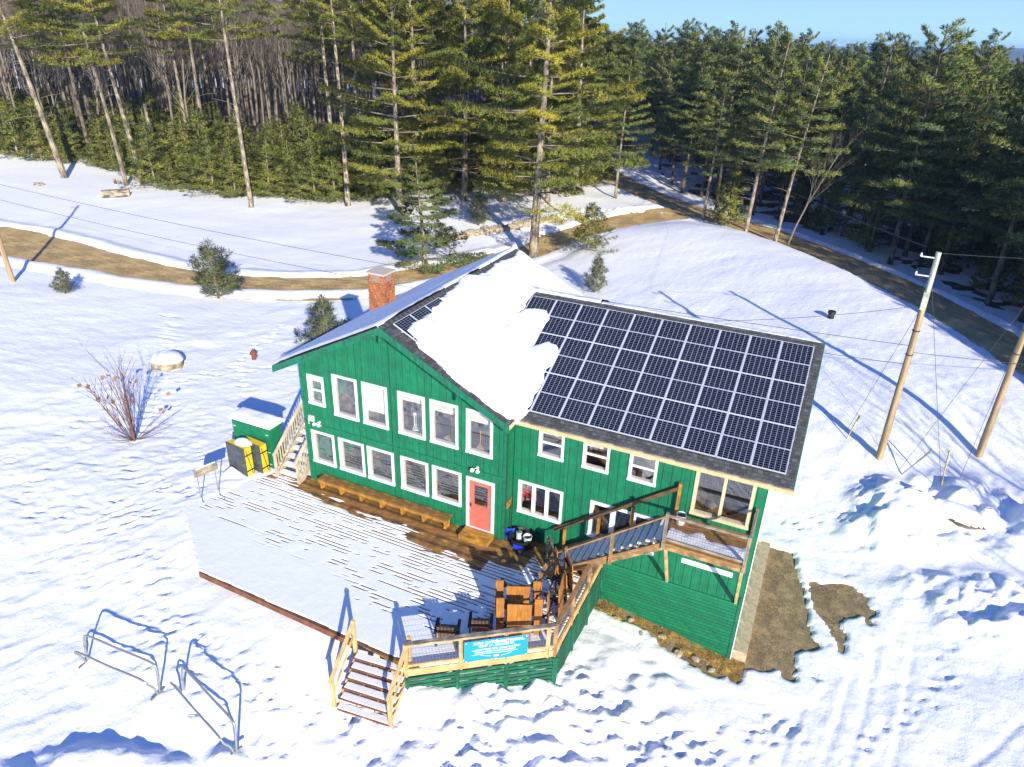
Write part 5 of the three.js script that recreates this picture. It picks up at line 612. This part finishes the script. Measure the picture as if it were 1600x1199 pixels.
// named trees
const big = pineGeo(501, { h: 26, r: 0.42, cs: 0.2, spread: 8.2, tp: 190, ref: 4.8, stubs: 20, gap: 0.1, ws: 1.25, L: 0.3, w: 0.042, bl: 8, thick: 0.3, c0: olive0, c1: olive1, el0: -0.08, bend: 0.3 });
const mid = pineGeo(502, { h: 21, r: 0.32, cs: 0.13, spread: 7.2, tp: 165, ref: 4.2, stubs: 18, gap: 0.1, ws: 1.15, L: 0.3, w: 0.042, bl: 8, thick: 0.28, c0: olive0, c1: olive1 });
const small = pineGeo(503, { h: 9.5, r: 0.16, cs: 0.06, spread: 3.6, tp: 80, ref: 2.4, cone: true, stubs: 4, gap: 0.06, ws: 0.62, L: 0.28, w: 0.034, bl: 9, thick: 0.25, c0: deep0, c1: [0.2, 0.215, 0.035] });
plant('pine_tree', big, 'huge white pine with a thick grey trunk right behind the lodge ridge', 'tree', -14.35, -35.9, 1, { turn: 0.6 });
plant('pine_tree', mid, 'broad pine with low sweeping limbs left of the huge pine', 'tree', -31.6, -41.5, 1, { turn: 2.2 });
plant('pine_tree', small, 'bushy pine between the chimney and the road', 'tree', -20.6, -28.2, 0.9, { turn: 1, fat: 1.3 });
plant('pine_tree', mid, 'wide pine over the snowy road bank behind the ridge', 'tree', -24.5, -50.5, 0.98, { turn: 4.4 });
plant('pine_tree', mid, 'pine filling the gap behind the broad low-limbed pine', 'tree', -28, -48.5, 1.05, { turn: 5.2 }); plant('pine_tree', mid, 'pine with spreading limbs above the stone wall', 'tree', -20.5, -54, 0.92, { turn: 1.3 }); plant('pine_tree', big, 'tall pine over the left end of the stone wall', 'tree', -34.5, -49.5, 0.95, { turn: 2.9 });
plant('pine_tree', big, 'tall full pine left of the road junction', 'tree', -19.5, -60, 0.9, { turn: 3.6 });
plant('pine_tree', edge[3], 'slim pine with bare lower trunk at the road junction bank', 'tree', -15.3, -62.4, 0.85, { turn: 0.4 });
plant('pine_tree', tall[0], 'straight bare-stemmed pine alone at the front of the left stand', 'tree', -45.8, -35.6, 1.02, { turn: 2 });
plant('pine_tree', tall[2], 'slender dark-stemmed pine beside the broad low-limbed pine', 'tree', -37.9, -41.2, 0.98, { turn: 4 });
plant('pine_tree', tall[1], 'thick pale pine trunk leaning left over the snow clearing', 'tree', -73, -34.8, 1.1, { turn: 1, tilt: [0.26, -0.03], fat: 1.2 });
plant('pine_tree', tall[3], 'left of the two leaning pale pines by the cut log', 'tree', -63.6, -35.4, 1.0, { turn: 0.3, tilt: [0.1, 0] }); plant('pine_tree', tall[4], 'right of the two leaning pale pines by the cut log', 'tree', -62.6, -36.8, 1.05, { turn: 5.1, tilt: [0.13, 0] });
plant('snag', pineGeo(520, { h: 22, cut: 8.4, cs: 0.9, r: 0.22, spread: 1, gap: 1, stubs: 18, stubL: 0.5, c0: olive0, c1: olive1 }).wood, 'broken dead pine trunk with a flat top in the left stand', 'dead tree', -61.5, -38.2, 1);
plant('pine_tree', edge[0], 'pine with a long slanting bare trunk nearest the right road', 'tree', 0.9, -54.0, 1.0, { turn: 1.5, tilt: [-0.06, 0] }); plant('pine_tree', edge[2], 'second slanting pine beside the right road', 'tree', 3.9, -52.9, 0.96, { turn: 3.5, tilt: [-0.07, 0] });
plant('bare_tree', bare[2], 'leafless forked tree leaning right beside the slanting pines', 'tree', 5.1, -52.2, 0.62, { turn: 0.2, tilt: [-0.16, 0], bark: M.twig });
plant('pine_tree', edge[4], 'dark pine trunk by the white-topped far pole', 'tree', -4.0, -57.4, 0.8, { turn: 2.4 }); plant('young_pine', young[0], 'olive young conifer beside the white-topped far pole', 'tree', -1.3, -55.6, 1.35, { turn: 1, fat: 0.85 });
// small conifers in the open snow
plant('young_pine', bushy[0], 'pale green young pine in front of the sandy road', 'tree', -29.1, -14.6, 1.32, { turn: 0.5, fat: 1.1 }); plant('young_pine', bushy[1], 'tiny pine sprig in the snow below the left pole', 'tree', -38.4, -9.9, 0.62, { turn: 1.2 }); plant('young_pine', bushy[1], 'young pine half hidden behind the left roof slope', 'tree', -17.4, -11.4, 1.05, { turn: 2.2, fat: 1.1 }); plant('young_pine', bushy[0], 'small wispy pine on the knoll just behind the wing roof', 'tree', -6.2, -28.5, 0.95, { turn: 4, fat: 0.75 }); plant('young_pine', young[1], 'spreading young pine on the knoll beside the huge trunk', 'tree', -10.2, -38.2, 0.82, { turn: 2.6, fat: 1.25 }); plant('young_pine', bushy[1], 'slim pale sapling on the snow bank behind the bushy pine', 'tree', -22.6, -41.5, 1.15, { turn: 0.3, fat: 0.8 });
{ // leafless shrub left of the deck
  const x = -18.2, z = 1.2, R = rng(66), T = treeWood(), F = tuftsGeo(); const s = thing('shrub', 'leafless reddish shrub with long upright stems in the trampled snow', 'shrub', [x, snowH(x, z), z]); const ends = [];
  const stem = (p, d, L, r, lev) => { const pts = [p.clone()], rs = [r]; let q = p.clone(), dd = d.clone(); for (let i = 1; i <= 4; i++) { dd.add(V((R() - 0.5) * 0.14, 0.03, (R() - 0.5) * 0.14)).normalize(); q = q.clone().addScaledVector(dd, L / 4); pts.push(q); rs.push(r * (1 - 0.7 * i / 4)); } T.limb(pts, rs, 4); ends.push(q); if (lev < 2) for (let k = 0; k < (lev ? 3 : 6); k++) { const t = 0.2 + R() * 0.75, i = Math.min(3, Math.floor(t * 4)); stem(pts[i].clone().lerp(pts[i + 1], t * 4 - i), dd.clone().add(V((R() - 0.5) * 1.3, R() * 0.2, (R() - 0.5) * 1.3)).normalize(), L * (0.28 + R() * 0.25), r * 0.42, lev + 1); } };
  for (let i = 0; i < 11; i++) { const a = R() * 6.28, t = 0.1 + R() * 0.5; stem(V(Math.cos(a) * 0.12, -0.1, Math.sin(a) * 0.12), V(Math.cos(a) * t - 0.1, 1, Math.sin(a) * t).normalize(), 2.6 + R() * 1.5, 0.03, 0); } for (let i = 0; i < 22; i++) { const a = R() * 6.28; stem(V(0, -0.05, 0), V(Math.cos(a), 0.25 + R() * 0.35, Math.sin(a)).normalize(), 1.2 + R() * 1.3, 0.013, 1); }
  part(s, 'stems', T.geo(), M.shrub); for (let i = 0; i < 16; i++) { const g = new THREE.PlaneGeometry(0.14, 0.2, 2, 2), p = g.attributes.position; for (let k = 0; k < p.count; k++) p.setZ(k, 0.03 * Math.sin(p.getX(k) * 20)); g.computeVertexNormals(); const e = ends[Math.floor(R() * ends.length)], m = part(s, 'dry_leaf', g, M.leafDry); m.position.copy(e); m.rotation.set(R() * 6, R() * 6, R() * 6); }
}
// stands of trees: one thing each
const clear = (x, z, list, d) => list.every(([a, b]) => Math.hypot(a - x, b - z) > d);
const taken = scene.children.filter(c => c.userData.category === 'tree').map(c => [c.position.x, c.position.z]);
const standL = [[-200, -46], [-96, -40], [-80, -42], [-68, -41], [-56, -42], [-47, -41], [-39, -45], [-33, -50], [-27, -56], [-22, -66], [-24, -82], [-60, -120], [-200, -130]];
const standR = [[-16, -80], [-10, -72.5], [-2, -66.5], [6, -60.5], [12, -55], [17.5, -48], [21.5, -42], [25, -35.5], [30, -25], [38, -28], [70, -60], [70, -130], [-30, -130]];
function fill(poly, n, minD, fn) { const b = [Math.min(...poly.map(p => p[0])), Math.max(...poly.map(p => p[0])), Math.min(...poly.map(p => p[1])), Math.max(...poly.map(p => p[1]))]; let c = 0; for (let i = 0; i < n * 60 && c < n; i++) { const x = lerp(b[0], b[1], RT()), z = lerp(b[2], b[3], RT()), e = polyDist(poly, x, z); if (e < 0 || RT() > Math.exp(-e / 26) || !clear(x, z, taken, minD)) continue; taken.push([x, z]); c++; fn(x, z, e); } return c; }
const deepL = [], deepR = [];
const cl = fill(standL, 215, 2.0, (x, z, e) => { if (e > 20) { deepL.push([x, z, 0.85 + RT() * 0.25, RT() * 6]); return; } const t = RT(), pl = x < -55; if (pl && t < 0.45) plant('bare_tree', bare[Math.floor(RT() * 3)], 'leafless grey tree among the pines of the left stand', 'tree', x, z, 0.95 + RT() * 0.25, { bark: M.twig, group: 'bare trees in the left stand' }); else if (x > -30 && t < 0.6) plant('pine_tree', edge[Math.floor(RT() * 5)], 'full-crowned pine in the stand behind the lodge ridge', 'tree', x, z, 1.0 + RT() * 0.3, { group: 'pines behind the ridge' }); else plant('pine_tree', tall[Math.floor(RT() * 5)], 'tall bare-stemmed pine inside the left stand', 'tree', x, z, 0.86 + RT() * 0.26, { group: 'tall pines of the left stand', bark: RT() < 0.6 ? M.bark : M.barkDark, fat: 0.85 + RT() * 0.3 }); });
const cr = fill(standR, 290, 1.8, (x, z, e) => { if (e > 12.5) { deepR.push([x, z, 0.85 + RT() * 0.25, RT() * 6]); return; } plant('pine_tree', edge[Math.floor(RT() * 5)], 'dark full-crowned pine of the stand beyond the right road', 'tree', x, z, 0.76 + RT() * 0.38, { group: 'pines beyond the right road', bark: M.barkDark, fat: 0.85 + RT() * 0.35 }); });
M.litter = mat({ map: tex(256, 256, (u, v) => { const n = tn(u, v, 9, 9, 5) * 0.8 + tn(u, v, 40, 40, 2) * 0.5; return [0.36, 0.29, 0.2].map(q => q * (1 + n)); }), roughness: 1 });
struct('forest_floor', gridG(range(-200, -21, 1.1), range(-125, -38, 1.1), (x, z) => snowH(x, z) + 0.14 + fbm(x * 0.7, z * 0.7, 3) * 0.2, (x, z) => polyDist(standL, x, z) + fbm(x * 0.3, z * 0.3, 3) * 3 > 1.5), M.litter, 'brown leaf litter under the left stand of pines');
struct('forest_floor', gridG(range(-30, 70, 0.8), range(-125, -26, 0.8), (x, z) => snowH(x, z) + fbm(x * 0.45, z * 0.45, 4) * 0.5 - 0.02, (x, z) => polyDist(standR, x, z) > 2.5), M.litter, 'dark needle litter showing through snow under the right stand');
{ // small understorey beyond the right road
  let k = 0; for (let i = 0; i < 3000 && k < 60; i++) { const x = lerp(-12, 40, RT()), z = lerp(-110, -30, RT()), e = polyDist(standR, x, z); if (e < 1 || e > 28 || !clear(x, z, taken, 1)) continue; taken.push([x, z]); k++; plant('young_pine', young[k % 3], 'young pine in the shade under the right stand', 'tree', x, z, 0.5 + RT() * 0.9, { group: 'young pines under the right stand', fat: 0.9 }); }
}
{ // undergrowth of young pines along the front of the left stand
  const L = [[-112, -42], [-95, -37.5], [-84, -38], [-77, -40], [-70, -40], [-61, -36], [-54, -37], [-50, -37.5], [-44, -39.5], [-39, -43], [-35, -46], [-29, -52], [-24, -58], [-20.5, -65]]; const row = []; for (let i = 0; i < 260; i++) { const t = RT() * (L.length - 1), k = Math.floor(t), x = lerp(L[k][0], L[k + 1][0], t - k) + (RT() - 0.5) * 3, z = lerp(L[k][1], L[k + 1][1], t - k) - RT() * RT() * 26; if (!clear(x, z, taken, 0.9)) continue; taken.push([x, z]); plant('young_pine', young[i % 3], 'dense young pine in the undergrowth fronting the left stand', 'tree', x, z, 0.6 + RT() * 0.85, { group: 'young pines fronting the left stand', fat: 1.05 }); }
}
// the front rows can be told apart by their place along the edge
const nth = n => `${n}${n % 10 === 1 && n !== 11 ? 'st' : n % 10 === 2 && n !== 12 ? 'nd' : n % 10 === 3 && n !== 13 ? 'rd' : 'th'}`;
function frontRow(group, poly, depth, label) { scene.children.filter(c => c.userData.group === group && polyDist(poly, c.position.x, c.position.z) < depth).sort((a, b) => { const az = q => Math.atan2(q.position.x - camera.position.x, camera.position.z - q.position.z); return az(a) - az(b); }).forEach((c, i) => { c.userData.label = `${label}, ${nth(i + 1)} from the left`; }); }
frontRow('pines beyond the right road', standR, 4.5, 'dark pine in the front row along the right road'); frontRow('tall pines of the left stand', standL, 4.5, 'bare-stemmed pine in the front row of the left stand'); frontRow('young pines fronting the left stand', standL, 1.0, 'young pine at the snow edge of the left stand'); frontRow('bare trees in the left stand', standL, 12, 'leafless grey tree near the front of the left stand'); frontRow('pines behind the ridge', standL, 99, 'full-crowned pine behind the lodge ridge'); frontRow('young pines under the right stand', standR, 5, 'young pine near the right road edge');
// bare woodland far behind the left stand and forest far beyond the road: one mass each
function mass(name, geos, mats, label, list) { geos.forEach((g, gi) => { const L = list.filter((_, i) => i % geos.length === gi); for (const [k, gg, mm] of [['crowns', g.crown, M.needle], ['stems', g.wood ?? g, mats]]) { if (!gg) continue; const im = new THREE.InstancedMesh(gg, mm, L.length), m = new THREE.Matrix4(), q = new THREE.Quaternion(); L.forEach(([x, z, s, r], i) => { q.setFromAxisAngle(V(0, 1, 0), r); im.setMatrixAt(i, m.compose(V(x, base(x, z) - 0.2, z), q, V(s, s, s))); }); im.name = numbered(name); im.castShadow = im.receiveShadow = true; im.userData = { kind: 'stuff', label: `${label} (${k})`.replace(/[()]/g, ''), category: 'forest' }; scene.add(im); } }); }
{
  const far = [], farBare = []; for (let i = 0; i < 5000 && far.length < 1500; i++) { const az = lerp(-0.9, 0.75, RT()), r = 120 + RT() * RT() * 420, x = 8.8 + Math.sin(az) * r, z = 19 - Math.cos(az) * r; if (polyDist(standL, x, z) > -3 || polyDist(standR, x, z) > -3 || roadMask(x, z) < 3 || z > -85) continue; far.push([x, z, 0.8 + RT() * 0.25, RT() * 6]); }
  for (let i = 0; i < 900; i++) { const az = lerp(-1.36, -0.5, RT()), r = 112 + RT() * 130, x = 8.8 + Math.sin(az) * r, z = 19 - Math.cos(az) * r; if (z > -30) continue; farBare.push([x, z, 1 + RT() * 0.4, RT() * 6]); }
  mass('distant_forest', [edge[0], edge[1], edge[3]], M.barkDark, 'dark pine forest stretching away beyond the road', [...far, ...deepR]); mass('deep_stand', [tall[0], tall[3]], M.barkDark, 'pines deep inside the left stand', deepL); mass('distant_woodland', [bare[0], bare[1]], M.twig, 'grey leafless woodland far behind the left stand', farBare);
}
// trees right of the picture whose shadows reach the knoll and the road
for (const [c, s] of [[20, 20], [21.5, 15], [22.5, 24], [24, 18], [25.5, 26], [27, 21], [20.8, 28]]) plant('bare_tree', bareFine[Math.round(c) % 2], 'leafless roadside tree standing right of the picture', 'tree', 0.73 * c + 0.68 * s + 1, -0.68 * c + 0.73 * s, 0.9, { bark: M.twig, group: 'roadside trees right of the picture' });
for (const [c, s] of [[28.5, 39], [30, 34.5], [31, 31], [32, 27], [33, 22], [34, 25], [35, 16], [35.5, 28], [37, 20], [36.5, 12.5], [38.5, 16], [38, 25], [40, 21], [41.5, 15], [43, 22], [45, 17]]) plant('pine_tree', edge[Math.round(s) % 5], 'pine standing by the road right of the picture', 'tree', 0.73 * c + 0.68 * s, -0.68 * c + 0.73 * s, 1, { group: 'roadside pines right of the picture' });
console.log('deep', deepL.length, deepR.length, 'tris', Math.round(triTotal), 'left', cl, 'right', cr);
renderer.render(scene, camera);
